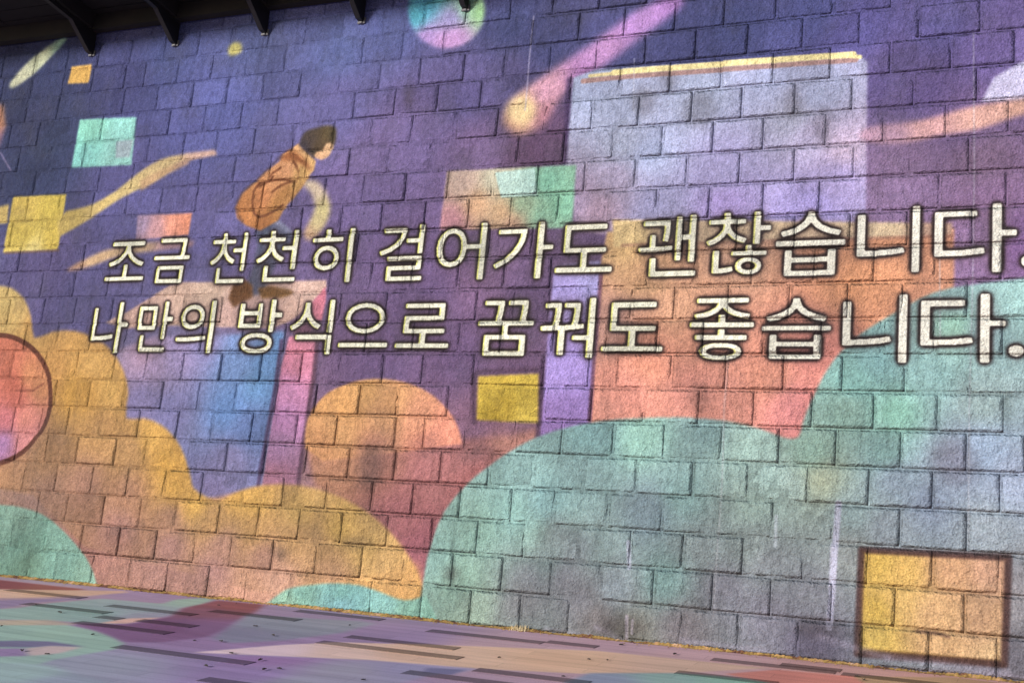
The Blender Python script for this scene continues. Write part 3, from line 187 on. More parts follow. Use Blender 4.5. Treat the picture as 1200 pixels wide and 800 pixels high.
[[[-0.404,3.627],[-0.404,3.064],[-0.342,3.064],[-0.342,3.361],[-0.23,3.361],[-0.23,3.406],[-0.342,3.406],[-0.342,3.627]],[[-0.835,3.572],[-0.835,3.204],[-0.781,3.204],[-0.691,3.206],[-0.612,3.207],[-0.537,3.214],[-0.46,3.223],[-0.468,3.268],[-0.541,3.259],[-0.612,3.252],[-0.689,3.248],[-0.773,3.248],[-0.773,3.53],[-0.52,3.53],[-0.52,3.572]]],
[[[-0.152,3.103],[-0.136,3.107],[-0.123,3.116],[-0.114,3.131],[-0.11,3.149],[-0.114,3.167],[-0.123,3.18],[-0.136,3.189],[-0.152,3.193],[-0.169,3.189],[-0.184,3.18],[-0.193,3.167],[-0.195,3.149],[-0.193,3.131],[-0.184,3.116],[-0.169,3.107]]],
[[[-9.008,2.933],[-9.008,2.383],[-8.959,2.383],[-8.959,2.671],[-8.875,2.671],[-8.875,2.713],[-8.959,2.713],[-8.959,2.933]],[[-9.347,2.563],[-9.347,2.522],[-9.305,2.522],[-9.243,2.524],[-9.182,2.527],[-9.119,2.534],[-9.051,2.546],[-9.058,2.589],[-9.12,2.577],[-9.181,2.57],[-9.241,2.565],[-9.298,2.563],[-9.298,2.877],[-9.347,2.877]]],
[[[-8.737,2.884],[-8.737,2.633],[-8.505,2.633],[-8.505,2.884]],[[-8.549,2.843],[-8.549,2.674],[-8.691,2.674],[-8.691,2.843]],[[-8.413,2.934],[-8.413,2.536],[-8.367,2.536],[-8.367,2.727],[-8.292,2.727],[-8.292,2.768],[-8.367,2.768],[-8.367,2.934]],[[-8.68,2.573],[-8.68,2.404],[-8.344,2.404],[-8.344,2.445],[-8.634,2.445],[-8.634,2.573]]],
[[[-8.036,2.895],[-8.095,2.886],[-8.143,2.86],[-8.174,2.819],[-8.185,2.767],[-8.174,2.715],[-8.143,2.674],[-8.095,2.648],[-8.036,2.638],[-7.976,2.648],[-7.929,2.674],[-7.897,2.715],[-7.887,2.767],[-7.897,2.819],[-7.929,2.86],[-7.976,2.886]],[[-8.036,2.852],[-7.995,2.846],[-7.966,2.829],[-7.945,2.802],[-7.937,2.767],[-7.945,2.733],[-7.966,2.705],[-7.995,2.688],[-8.036,2.683],[-8.074,2.688],[-8.106,2.705],[-8.127,2.733],[-8.134,2.767],[-8.127,2.802],[-8.106,2.829],[-8.074,2.846]],[[-7.815,2.936],[-7.815,2.388],[-7.762,2.388],[-7.762,2.936]],[[-8.206,2.509],[-8.125,2.509],[-8.036,2.512],[-7.941,2.519],[-7.846,2.533],[-7.85,2.569],[-7.943,2.559],[-8.039,2.553],[-8.131,2.55],[-8.213,2.55]]],
[[[-7.216,2.593],[-7.295,2.587],[-7.356,2.566],[-7.395,2.535],[-7.407,2.492],[-7.395,2.449],[-7.356,2.418],[-7.295,2.398],[-7.216,2.391],[-7.135,2.398],[-7.076,2.418],[-7.038,2.449],[-7.025,2.492],[-7.038,2.535],[-7.076,2.566],[-7.135,2.587]],[[-7.216,2.554],[-7.157,2.549],[-7.113,2.537],[-7.086,2.518],[-7.076,2.492],[-7.086,2.467],[-7.113,2.448],[-7.157,2.436],[-7.216,2.43],[-7.273,2.436],[-7.317,2.448],[-7.345,2.467],[-7.354,2.492],[-7.345,2.518],[-7.317,2.537],[-7.273,2.549]],[[-7.459,2.901],[-7.459,2.65],[-7.189,2.65],[-7.189,2.901],[-7.242,2.901],[-7.242,2.818],[-7.406,2.818],[-7.406,2.901]],[[-7.406,2.779],[-7.242,2.779],[-7.242,2.69],[-7.406,2.69]],[[-7.084,2.935],[-7.084,2.607],[-7.03,2.607],[-7.03,2.757],[-6.944,2.757],[-6.944,2.798],[-7.03,2.798],[-7.03,2.935]]],
[[[-6.753,2.573],[-6.753,2.532],[-6.405,2.532],[-6.405,2.385],[-6.35,2.385],[-6.35,2.573]],[[-6.405,2.926],[-6.405,2.6],[-6.35,2.6],[-6.35,2.926]],[[-6.686,2.9],[-6.686,2.847],[-6.697,2.788],[-6.728,2.735],[-6.775,2.692],[-6.838,2.661],[-6.81,2.622],[-6.76,2.646],[-6.716,2.677],[-6.682,2.716],[-6.658,2.76],[-6.633,2.718],[-6.599,2.682],[-6.557,2.653],[-6.508,2.632],[-6.481,2.672],[-6.542,2.699],[-6.589,2.74],[-6.62,2.791],[-6.631,2.847],[-6.631,2.9]]],
[[[-5.993,2.884],[-6.078,2.874],[-6.148,2.843],[-6.194,2.798],[-6.209,2.737],[-6.194,2.676],[-6.148,2.629],[-6.078,2.6],[-5.993,2.59],[-5.906,2.6],[-5.836,2.629],[-5.791,2.676],[-5.774,2.737],[-5.791,2.798],[-5.836,2.843],[-5.906,2.874]],[[-5.993,2.845],[-5.927,2.837],[-5.874,2.815],[-5.84,2.781],[-5.827,2.737],[-5.84,2.693],[-5.874,2.659],[-5.927,2.637],[-5.993,2.629],[-6.058,2.637],[-6.111,2.659],[-6.145,2.693],[-6.158,2.737],[-6.145,2.781],[-6.111,2.815],[-6.058,2.837]],[[-6.262,2.496],[-6.262,2.455],[-5.719,2.455],[-5.719,2.496]]],
[[[-5.565,2.628],[-5.565,2.588],[-5.384,2.588],[-5.384,2.488],[-5.633,2.488],[-5.633,2.448],[-5.074,2.448],[-5.074,2.488],[-5.327,2.488],[-5.327,2.588],[-5.13,2.588],[-5.13,2.628],[-5.508,2.628],[-5.508,2.714],[-5.144,2.714],[-5.144,2.876],[-5.565,2.876],[-5.565,2.836],[-5.201,2.836],[-5.201,2.753],[-5.565,2.753]]],
[[[-4.366,2.53],[-4.366,2.42],[-4.666,2.42],[-4.666,2.53]],[[-4.722,2.569],[-4.722,2.379],[-4.31,2.379],[-4.31,2.569],[-4.49,2.569],[-4.49,2.66],[-4.241,2.66],[-4.241,2.701],[-4.323,2.701],[-4.314,2.756],[-4.308,2.801],[-4.306,2.839],[-4.306,2.868],[-4.306,2.89],[-4.498,2.89],[-4.498,2.849],[-4.36,2.849],[-4.36,2.82],[-4.364,2.787],[-4.369,2.748],[-4.381,2.701],[-4.565,2.701],[-4.551,2.76],[-4.546,2.808],[-4.542,2.845],[-4.542,2.873],[-4.542,2.89],[-4.737,2.89],[-4.737,2.849],[-4.597,2.849],[-4.599,2.821],[-4.603,2.787],[-4.609,2.748],[-4.62,2.701],[-4.789,2.701],[-4.789,2.66],[-4.544,2.66],[-4.544,2.569]]],
[[[-3.951,2.861],[-3.951,2.82],[-3.854,2.82],[-3.856,2.788],[-3.858,2.752],[-3.864,2.71],[-3.876,2.661],[-3.906,2.659],[-3.939,2.657],[-3.97,2.656],[-4.001,2.656],[-3.989,2.712],[-3.983,2.759],[-3.981,2.798],[-3.981,2.83],[-3.981,2.861],[-4.134,2.861],[-4.134,2.82],[-4.033,2.82],[-4.035,2.788],[-4.037,2.751],[-4.045,2.706],[-4.058,2.654],[-4.172,2.652],[-4.164,2.611],[-4.124,2.611],[-4.082,2.611],[-4.037,2.613],[-3.993,2.613],[-3.993,2.391],[-3.937,2.391],[-3.937,2.616],[-3.891,2.618],[-3.847,2.622],[-3.801,2.627],[-3.756,2.632],[-3.76,2.669],[-3.82,2.664],[-3.81,2.713],[-3.804,2.757],[-3.802,2.796],[-3.802,2.827],[-3.802,2.861]],[[-3.858,2.564],[-3.858,2.525],[-3.718,2.525],[-3.718,2.367],[-3.662,2.367],[-3.662,2.905],[-3.718,2.905],[-3.718,2.564]]],
[[[-3.511,2.858],[-3.511,2.605],[-3.333,2.605],[-3.333,2.465],[-3.58,2.465],[-3.58,2.423],[-3.027,2.423],[-3.027,2.465],[-3.277,2.465],[-3.277,2.605],[-3.093,2.605],[-3.093,2.645],[-3.455,2.645],[-3.455,2.816],[-3.098,2.816],[-3.098,2.858]]],
[[[-2.524,2.498],[-2.6,2.492],[-2.657,2.479],[-2.691,2.456],[-2.704,2.425],[-2.691,2.394],[-2.657,2.372],[-2.6,2.358],[-2.524,2.353],[-2.447,2.358],[-2.39,2.372],[-2.356,2.394],[-2.343,2.425],[-2.356,2.456],[-2.39,2.479],[-2.447,2.492]],[[-2.524,2.461],[-2.471,2.46],[-2.432,2.453],[-2.407,2.441],[-2.4,2.425],[-2.407,2.408],[-2.432,2.398],[-2.471,2.389],[-2.524,2.387],[-2.576,2.389],[-2.615,2.398],[-2.64,2.408],[-2.647,2.425],[-2.64,2.441],[-2.615,2.453],[-2.576,2.46]],[[-2.795,2.675],[-2.795,2.634],[-2.252,2.634],[-2.252,2.675],[-2.496,2.675],[-2.496,2.739],[-2.551,2.739],[-2.551,2.675]],[[-2.744,2.885],[-2.744,2.845],[-2.56,2.845],[-2.579,2.808],[-2.627,2.777],[-2.691,2.756],[-2.765,2.744],[-2.748,2.706],[-2.674,2.718],[-2.61,2.739],[-2.557,2.768],[-2.523,2.808],[-2.488,2.768],[-2.437,2.739],[-2.371,2.718],[-2.299,2.706],[-2.28,2.744],[-2.356,2.756],[-2.42,2.777],[-2.468,2.808],[-2.487,2.845],[-2.301,2.845],[-2.301,2.885]],[[-2.551,2.613],[-2.551,2.563],[-2.744,2.563],[-2.744,2.523],[-2.303,2.523],[-2.303,2.563],[-2.496,2.563],[-2.496,2.613]]],
[[[-2.109,2.566],[-2.109,2.364],[-1.696,2.364],[-1.696,2.566],[-1.752,2.566],[-1.752,2.506],[-2.054,2.506],[-2.054,2.566]],[[-2.054,2.468],[-1.752,2.468],[-1.752,2.402],[-2.054,2.402]],[[-2.179,2.642],[-2.179,2.603],[-1.622,2.603],[-1.622,2.642]],[[-1.93,2.876],[-1.93,2.853],[-1.949,2.805],[-1.998,2.765],[-2.068,2.735],[-2.148,2.717],[-2.128,2.679],[-2.056,2.694],[-1.994,2.719],[-1.939,2.75],[-1.9,2.791],[-1.863,2.75],[-1.809,2.719],[-1.745,2.694],[-1.675,2.679],[-1.655,2.717],[-1.735,2.735],[-1.805,2.765],[-1.854,2.806],[-1.873,2.853],[-1.873,2.876]]],
[[[-1.09,2.896],[-1.09,2.34],[-1.03,2.34],[-1.03,2.896]],[[-1.524,2.526],[-1.524,2.482],[-1.47,2.482],[-1.392,2.484],[-1.314,2.489],[-1.234,2.496],[-1.149,2.51],[-1.158,2.552],[-1.238,2.54],[-1.314,2.533],[-1.39,2.528],[-1.464,2.526],[-1.464,2.84],[-1.524,2.84]]],
[[[-0.483,2.892],[-0.483,2.345],[-0.419,2.345],[-0.419,2.634],[-0.305,2.634],[-0.305,2.677],[-0.419,2.677],[-0.419,2.892]],[[-0.923,2.839],[-0.923,2.481],[-0.868,2.481],[-0.776,2.483],[-0.695,2.484],[-0.618,2.491],[-0.539,2.5],[-0.548,2.543],[-0.623,2.534],[-0.695,2.527],[-0.774,2.524],[-0.859,2.524],[-0.859,2.797],[-0.601,2.797],[-0.601,2.839]]],
[[[-0.228,2.395],[-0.207,2.399],[-0.19,2.407],[-0.179,2.421],[-0.174,2.439],[-0.179,2.456],[-0.19,2.469],[-0.207,2.477],[-0.228,2.481],[-0.249,2.477],[-0.268,2.469],[-0.28,2.456],[-0.282,2.439],[-0.28,2.421],[-0.268,2.407],[-0.249,2.399]]]]
COURSES=[
[-5,-15.43,-14.97,-14.54,-14.14,-13.64,-13.15,-12.65,-12.14,-11.73,-11.34,-10.94,-10.52,-10.06,-9.65,-9.16,-8.67,-8.16,-7.73,-7.34,-6.94,-6.5,-6.11,-5.62,-5.12,-4.61,-4.2,-3.73,-3.25,-2.79,-2.36,-1.91,-1.5,-0.98,-0.48,-0.01,0.42,0.93,1.4,1.91,2.41,2.87,3.32,3.79],
[-4,-15.3,-14.79,-14.33,-13.91,-13.43,-13.0,-12.58,-12.11,-11.7,-11.26,-10.85,-10.33,-9.91,-9.46,-9.01,-8.59,-8.12,-7.73,-7.35,-6.85,-6.43,-6.03,-5.62,-5.21,-4.78,-4.29,-3.81,-3.39,-2.95,-2.53,-2.07,-1.67,-1.18,-0.67,-0.16,0.33,0.84,1.25,1.68,2.2,2.69,3.14,3.65],
[-3,-15.42,-14.94,-14.54,-14.15,-13.76,-13.35,-12.91,-12.4,-12.0,-11.58,-11.15,-10.66,-10.26,-9.87,-9.49,-9.06,-8.55,-8.12,-7.72,-7.27,-6.87,-6.45,-5.95,-5.53,-5.13,-4.67,-4.24,-3.72,-3.31,-2.84,-2.35,-1.9,-1.38,-0.92,-0.5,-0.05,0.36,0.81,1.24,1.75,2.25,2.7,3.11,3.54],
[-2,-15.29,-14.86,-14.35,-13.84,-13.34,-12.93,-12.54,-12.09,-11.61,-11.12,-10.64,-10.14,-9.7,-9.18,-8.72,-8.21,-7.83,-7.43,-6.92,-6.51,-6.1,-5.62,-5.13,-4.65,-4.15,-3.69,-3.21,-2.73,-2.3,-1.79,-1.27,-0.86,-0.35,0.17,0.65,1.05,1.56,1.98,2.49,2.97,3.38,3.8],
[-1,-15.43,-14.93,-14.44,-13.95,-13.55,-13.05,-12.67,-12.16,-11.78,-11.37,-10.86,-10.37,-9.91,-9.44,-8.96,-8.5,-8.07,-7.58,-7.12,-6.65,-6.19,-5.72,-5.25,-4.77,-4.32,-3.86,-3.39,-2.89,-2.47,-1.98,-1.55,-1.04,-0.55,-0.09,0.37,0.78,1.18,1.65,2.11,2.62,3.09,3.51],
[0,-15.29,-14.88,-14.45,-13.96,-13.53,-13.07,-12.68,-12.19,-11.69,-11.31,-10.85,-10.37,-9.94,-9.47,-9.19,-8.73,-8.27,-7.82,-7.33,-6.86,-6.39,-5.93,-5.47,-5.0,-4.51,-4.04,-3.59,-3.11,-2.65,-2.19,-1.7,-1.22,-0.73,-0.27,0.24,0.66,1.07,1.54,2.05,2.51,2.96,3.47,3.96],
[1,-15.32,-14.91,-14.41,-14.01,-13.51,-13.08,-12.58,-12.16,-11.75,-11.25,-10.86,-10.38,-9.91,-9.43,-8.96,-8.48,-8.02,-7.56,-7.1,-6.62,-6.15,-5.7,-5.21,-4.78,-4.3,-3.84,-3.37,-2.9,-2.43,-1.95,-1.47,-0.99,-0.51,-0.09,0.37,0.81,1.27,1.78,2.27,2.67,3.11,3.57],
[2,-15.19,-14.72,-14.2,-13.72,-13.29,-12.79,-12.37,-11.98,-11.53,-11.05,-10.61,-10.13,-9.68,-9.19,-8.74,-8.27,-7.79,-7.33,-6.87,-6.41,-5.94,-5.46,-5.0,-4.53,-4.07,-3.59,-3.12,-2.65,-2.19,-1.7,-1.21,-0.73,-0.25,0.23,0.71,1.14,1.65,2.11,2.62,3.06,3.56],
[3,-15.21,-14.81,-14.42,-14.02,-13.55,-13.12,-12.63,-12.23,-11.79,-11.33,-10.84,-10.35,-9.87,-9.42,-8.97,-8.49,-8.06,-7.58,-7.09,-6.62,-6.17,-5.71,-5.24,-4.79,-4.29,-3.84,-3.39,-2.9,-2.45,-1.99,-1.51,-1.02,-0.53,-0.04,0.38,0.89,1.34,1.81,2.25,2.72,3.13,3.58],
[4,-15.04,-14.54,-14.03,-13.65,-13.26,-12.84,-12.41,-11.94,-11.54,-11.03,-10.53,-10.06,-9.59,-9.12,-8.68,-8.23,-7.78,-7.33,-6.9,-6.39,-5.94,-5.48,-5.02,-4.55,-4.09,-3.61,-3.15,-2.69,-2.25,-1.72,-1.25,-0.76,-0.29,0.2,0.7,1.21,1.63,2.1,2.56,3.03,3.54],
[5,-15.3,-14.79,-14.37,-13.88,-13.41,-12.93,-12.45,-11.98,-11.58,-11.07,-10.58,-10.11,-9.62,-9.14,-8.68,-8.21,-7.75,-7.38,-7.01,-6.63,-6.19,-5.71,-5.25,-4.78,-4.32,-3.86,-3.38,-2.91,-2.44,-1.97,-1.48,-1.02,-0.58,-0.11,0.4,0.89,1.32,1.75,2.19,2.66,3.18,3.69],
[6,-15.15,-14.72,-14.25,-13.78,-13.32,-12.92,-12.53,-12.1,-11.68,-11.18,-10.75,-10.31,-9.84,-9.36,-8.89,-8.41,-7.97,-7.39,-6.86,-6.4,-5.94,-5.46,-5.0,-4.56,-4.09,-3.63,-3.16,-2.69,-2.22,-1.75,-1.26,-0.8,-0.3,0.17,0.59,1.0,1.52,2.03,2.54,3.02,3.45,3.86],
[7,-15.04,-14.64,-14.12,-13.7,-13.29,-12.89,-12.4,-11.89,-11.38,-10.97,-10.56,-10.09,-9.62,-9.14,-8.68,-8.18,-7.75,-7.18,-6.64,-6.17,-5.7,-5.24,-4.75,-4.32,-3.82,-3.36,-2.9,-2.43,-1.94,-1.49,-1.04,-0.55,-0.07,0.4,0.91,1.34,1.81,2.22,2.64,3.04,3.48,3.89],
[8,-15.4,-14.92,-14.42,-13.91,-13.43,-12.95,-12.47,-11.97,-11.55,-11.03,-10.64,-10.16,-9.69,-9.22,-8.75,-8.3,-7.83,-7.39,-6.88,-6.44,-5.97,-5.53,-5.04,-4.57,-4.11,-3.64,-3.2,-2.77,-2.28,-1.76,-1.29,-0.82,-0.33,0.17,0.61,1.05,1.53,2.04,2.48,2.92,3.37,3.78],
[9,-15.07,-14.59,-14.14,-13.68,-13.27,-12.77,-12.27,-11.87,-11.47,-10.96,-10.57,-10.07,-9.62,-9.11,-8.62,-8.17,-7.68,-7.2,-6.76,-6.28,-5.77,-5.29,-4.82,-4.45,-4.1,-3.73,-3.32,-2.94,-2.47,-1.96,-1.49,-1.06,-0.58,-0.07,0.4,0.81,1.28,1.71,2.22,2.7,3.13,3.64],
[10,-15.15,-14.66,-14.27,-13.86,-13.45,-12.98,-12.52,-12.08,-11.6,-11.2,-10.77,-10.26,-9.8,-9.34,-8.86,-8.39,-7.88,-7.38,-6.87,-6.38,-5.95,-5.44,-4.96,-4.54,-4.03,-3.53,-3.07,-2.67,-2.16,-1.69,-1.21,-0.81,-0.32,0.08,0.54,0.95,1.4,1.9,2.39,2.89,3.33,3.77],
[11,-15.04,-14.56,-14.07,-13.59,-13.17,-12.67,-12.18,-11.67,-11.23,-10.84,-10.38,-9.91,-9.46,-8.96,-8.54,-8.07,-7.59,-7.11,-6.64,-6.21,-5.73,-5.31,-4.78,-4.09,-3.67,-3.41,-2.93,-2.46,-1.98,-1.51,-1.03,-0.56,-0.11,0.31,0.71,1.22,1.73,2.17,2.66,3.11,3.58],
[12,-15.04,-14.56,-14.16,-13.65,-13.23,-12.82,-12.43,-11.98,-11.56,-11.1,-10.67,-10.17,-9.69,-9.23,-8.77,-8.27,-7.82,-7.37,-6.88,-6.43,-5.95,-5.54,-5.01,-4.72,-4.06,-3.62,-3.15,-2.67,-2.21,-1.74,-1.26,-0.78,-0.31,0.1,0.61,1.03,1.44,1.87,2.38,2.86,3.37,3.83],
[13,-15.19,-14.72,-14.26,-13.84,-13.32,-12.93,-12.43,-12.02,-11.61,-11.09,-10.65,-10.22,-9.83,-9.46,-9.01,-8.51,-8.02,-7.6,-7.12,-6.6,-6.16,-5.52,-5.23,-4.8,-4.31,-3.87,-3.4,-2.95,-2.46,-1.99,-1.54,-1.05,-0.57,-0.16,0.34,0.77,1.25,1.66,2.15,2.57,2.99,3.4,3.84],
[14,-15.3,-14.78,-14.31,-13.79,-13.28,-12.87,-12.47,-11.95,-11.52,-11.05,-10.53,-10.11,-9.69,-9.27,-8.76,-8.37,-7.86,-7.37,-6.92,-6.45,-5.98,-5.49,-5.02,-4.54,-4.11,-3.64,-3.17,-2.69,-2.23,-1.75,-1.28,-0.81,-0.33,0.07,0.58,1.07,1.55,2.05,2.46,2.88,3.3,3.76],
[15,-15.22,-14.81,-14.35,-13.94,-13.53,-13.13,-12.74,-12.25,-11.76,-11.27,-10.84,-10.39,-9.93,-9.49,-9.01,-8.55,-8.07,-7.61,-7.12,-6.66,-6.18,-5.69,-5.27,-4.79,-4.29,-3.89,-3.4,-2.93,-2.47,-2.01,-1.54,-1.04,-0.56,-0.07,0.44,0.86,1.3,1.82,2.25,2.65,3.07,3.57],
[16,-15.33,-14.89,-14.46,-14.02,-13.58,-13.18,-12.75,-12.27,-11.85,-11.46,-11.01,-10.5,-10.02,-9.67,-9.28,-8.8,-8.33,-7.88,-7.36,-6.9,-6.44,-5.97,-5.49,-5.04,-4.59,-4.14,-3.64,-3.18,-2.73,-2.24,-1.76,-1.27,-0.8,-0.33,0.16,0.61,1.02,1.46,1.92,2.43,2.89,3.41,3.87],
[17,-15.17,-14.75,-14.34,-13.96,-13.56,-13.06,-12.62,-12.24,-11.76,-11.29,-10.83,-10.36,-9.96,-9.5,-9.02,-8.54,-8.07,-7.59,-7.17,-6.69,-6.21,-5.72,-5.28,-4.8,-4.32,-3.86,-3.42,-2.96,-2.47,-2.0,-1.53,-1.06,-0.57,-0.12,0.32,0.79,1.21,1.65,2.14,2.6,3.12,3.63],
[18,-15.09,-14.57,-14.11,-13.6,-13.21,-12.76,-12.35,-11.85,-11.42,-10.96,-10.51,-10.08,-9.67,-9.3,-8.81,-8.35,-7.88,-7.38,-6.94,-6.44,-5.99,-5.58,-5.07,-4.59,-4.12,-3.67,-3.19,-2.7,-2.24,-1.77,-1.29,-0.81,-0.34,0.14,0.54,1.04,1.54,1.95,2.47,2.96,3.43,3.9]]
FLOOR_BACKGROUND=[[-8.204,-0.163,134,116,146],[-8.655,-0.703,150,125,130],[-5.837,-1.928,124,98,138],[-4.972,-2.591,126,106,152],[-4.884,-0.98,124,104,142],[-3.789,-0.919,160,128,134],[-2.504,-0.671,165,128,128],[-1.297,-0.439,170,125,115],[-5.766,-0.195,126,110,140],[-5.889,-3.228,126,135,150],[-3.302,-0.329,158,124,132]]  # projector light on the floor, painted as paving colour
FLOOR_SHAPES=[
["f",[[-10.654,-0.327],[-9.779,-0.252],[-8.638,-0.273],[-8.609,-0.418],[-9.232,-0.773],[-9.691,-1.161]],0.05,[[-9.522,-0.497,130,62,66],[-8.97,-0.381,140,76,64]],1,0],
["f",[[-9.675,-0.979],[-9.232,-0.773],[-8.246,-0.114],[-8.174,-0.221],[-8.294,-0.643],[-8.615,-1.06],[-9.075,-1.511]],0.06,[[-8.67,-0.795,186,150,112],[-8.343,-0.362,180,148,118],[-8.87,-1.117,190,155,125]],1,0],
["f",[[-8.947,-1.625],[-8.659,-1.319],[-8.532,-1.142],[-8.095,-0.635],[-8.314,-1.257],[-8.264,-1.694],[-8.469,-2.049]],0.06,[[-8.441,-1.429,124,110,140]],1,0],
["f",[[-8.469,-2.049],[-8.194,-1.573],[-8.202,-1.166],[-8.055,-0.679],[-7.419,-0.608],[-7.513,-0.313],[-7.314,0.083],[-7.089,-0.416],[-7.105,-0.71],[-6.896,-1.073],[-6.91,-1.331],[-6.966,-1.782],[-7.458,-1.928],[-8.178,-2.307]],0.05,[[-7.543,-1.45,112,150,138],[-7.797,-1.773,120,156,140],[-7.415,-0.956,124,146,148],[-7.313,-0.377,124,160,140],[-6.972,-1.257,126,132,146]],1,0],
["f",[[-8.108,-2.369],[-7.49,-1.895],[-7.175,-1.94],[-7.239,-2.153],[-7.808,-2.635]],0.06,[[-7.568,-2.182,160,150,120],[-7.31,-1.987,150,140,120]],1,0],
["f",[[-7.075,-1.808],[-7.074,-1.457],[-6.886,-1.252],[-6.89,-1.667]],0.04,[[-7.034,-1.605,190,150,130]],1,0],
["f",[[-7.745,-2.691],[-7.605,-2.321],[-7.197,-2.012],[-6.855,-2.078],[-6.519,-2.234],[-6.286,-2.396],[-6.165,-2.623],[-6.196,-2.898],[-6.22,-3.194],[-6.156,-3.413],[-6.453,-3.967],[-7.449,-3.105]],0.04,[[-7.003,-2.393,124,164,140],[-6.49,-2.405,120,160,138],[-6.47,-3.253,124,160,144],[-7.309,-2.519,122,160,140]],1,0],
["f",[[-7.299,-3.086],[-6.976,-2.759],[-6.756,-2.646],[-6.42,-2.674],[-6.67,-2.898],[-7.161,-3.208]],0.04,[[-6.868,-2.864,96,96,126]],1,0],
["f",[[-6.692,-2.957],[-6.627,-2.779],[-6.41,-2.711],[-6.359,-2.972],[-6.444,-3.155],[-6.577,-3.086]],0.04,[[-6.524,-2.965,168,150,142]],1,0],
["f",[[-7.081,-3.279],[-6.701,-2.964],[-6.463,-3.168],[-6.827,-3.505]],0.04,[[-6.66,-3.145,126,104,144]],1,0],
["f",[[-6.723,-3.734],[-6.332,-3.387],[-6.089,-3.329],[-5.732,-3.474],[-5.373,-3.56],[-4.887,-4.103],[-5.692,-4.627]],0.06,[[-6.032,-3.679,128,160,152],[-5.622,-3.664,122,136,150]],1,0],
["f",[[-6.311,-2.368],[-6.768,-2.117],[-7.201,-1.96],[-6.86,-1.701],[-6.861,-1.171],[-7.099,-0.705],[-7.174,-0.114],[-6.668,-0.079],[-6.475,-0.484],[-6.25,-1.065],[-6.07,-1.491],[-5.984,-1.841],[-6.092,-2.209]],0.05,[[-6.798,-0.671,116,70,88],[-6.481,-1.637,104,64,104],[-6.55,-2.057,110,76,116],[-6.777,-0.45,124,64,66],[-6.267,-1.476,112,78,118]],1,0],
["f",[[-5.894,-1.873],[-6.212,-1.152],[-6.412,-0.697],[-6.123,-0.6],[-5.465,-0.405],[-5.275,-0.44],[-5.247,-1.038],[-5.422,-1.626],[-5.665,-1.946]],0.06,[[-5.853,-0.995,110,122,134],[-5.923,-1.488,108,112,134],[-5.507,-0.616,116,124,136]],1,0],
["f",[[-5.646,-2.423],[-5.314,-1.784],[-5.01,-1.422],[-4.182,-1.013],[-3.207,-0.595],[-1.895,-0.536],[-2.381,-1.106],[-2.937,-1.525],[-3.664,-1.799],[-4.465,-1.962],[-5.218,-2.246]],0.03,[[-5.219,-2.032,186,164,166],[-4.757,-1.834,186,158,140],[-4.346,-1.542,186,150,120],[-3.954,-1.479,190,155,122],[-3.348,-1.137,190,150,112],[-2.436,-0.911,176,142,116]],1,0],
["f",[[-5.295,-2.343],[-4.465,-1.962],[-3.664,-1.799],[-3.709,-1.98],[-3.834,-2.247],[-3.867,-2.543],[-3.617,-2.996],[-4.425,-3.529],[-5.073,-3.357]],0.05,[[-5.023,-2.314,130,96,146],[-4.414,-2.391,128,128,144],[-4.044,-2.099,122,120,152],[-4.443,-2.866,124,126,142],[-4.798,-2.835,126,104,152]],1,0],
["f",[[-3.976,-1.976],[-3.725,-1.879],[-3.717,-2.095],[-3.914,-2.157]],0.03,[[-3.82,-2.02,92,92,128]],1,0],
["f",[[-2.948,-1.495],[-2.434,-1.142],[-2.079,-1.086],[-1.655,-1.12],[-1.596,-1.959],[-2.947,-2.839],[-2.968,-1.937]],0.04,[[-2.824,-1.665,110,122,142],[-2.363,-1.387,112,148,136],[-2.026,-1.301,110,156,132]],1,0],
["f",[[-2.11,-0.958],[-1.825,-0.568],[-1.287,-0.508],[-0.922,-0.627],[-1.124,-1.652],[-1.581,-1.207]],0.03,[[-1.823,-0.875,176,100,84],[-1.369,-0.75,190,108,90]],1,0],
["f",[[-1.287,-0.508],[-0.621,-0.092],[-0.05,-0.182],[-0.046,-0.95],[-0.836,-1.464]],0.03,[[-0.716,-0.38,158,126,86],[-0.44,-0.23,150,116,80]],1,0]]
TUFT=(-4.091,-0.050,0.0)
DARK_PAVERS=[[-8.339,-7.395,-1.342],[-7.702,-6.759,-0.991],[-7.322,-7.086,-1.542],[-7.248,-6.306,-1.869],[-6.927,-6.361,-1.493],[-6.232,-5.055,-2.546],[-4.988,-4.174,-3.149],[-6.795,-5.886,-0.701],[-9.127,-8.209,-0.77],[-6.208,-5.325,-0.24],[-5.109,-4.138,-1.171],[-5.153,-3.939,-1.518],[-4.723,-3.697,-0.519],[-3.69,-3.267,-0.444],[-4.024,-2.689,-2.2],[-3.659,-2.823,-1.845],[-2.427,-1.712,-1.111],[-2.341,-1.422,-0.441],[-1.841,-1.4,-0.344],[-1.373,-0.543,-0.469]]
LEAF_SPOTS=[[-8.187,-1.364],[-6.943,-0.406],[-6.902,-0.193],[-6.703,-2.271],[-5.925,-2.04],[-5.744,-1.956],[-6.611,-3.069],[-6.381,-3.07],[-5.228,-2.806],[-5.38,-2.319],[-5.967,-1.195],[-5.978,-1.203],[-5.376,-0.693],[-5.058,-2.419],[-4.111,-2.608],[-4.837,-2.683],[-4.775,-2.603],[-3.704,-1.345],[-3.122,-1.02],[-2.992,-0.971],[-3.127,-0.252],[-2.636,-0.417],[-3.044,-1.743],[-1.198,-0.634],[-1.26,-0.528],[-7.706,-1.577],[-5.589,-1.499],[-7.532,-2.374]]

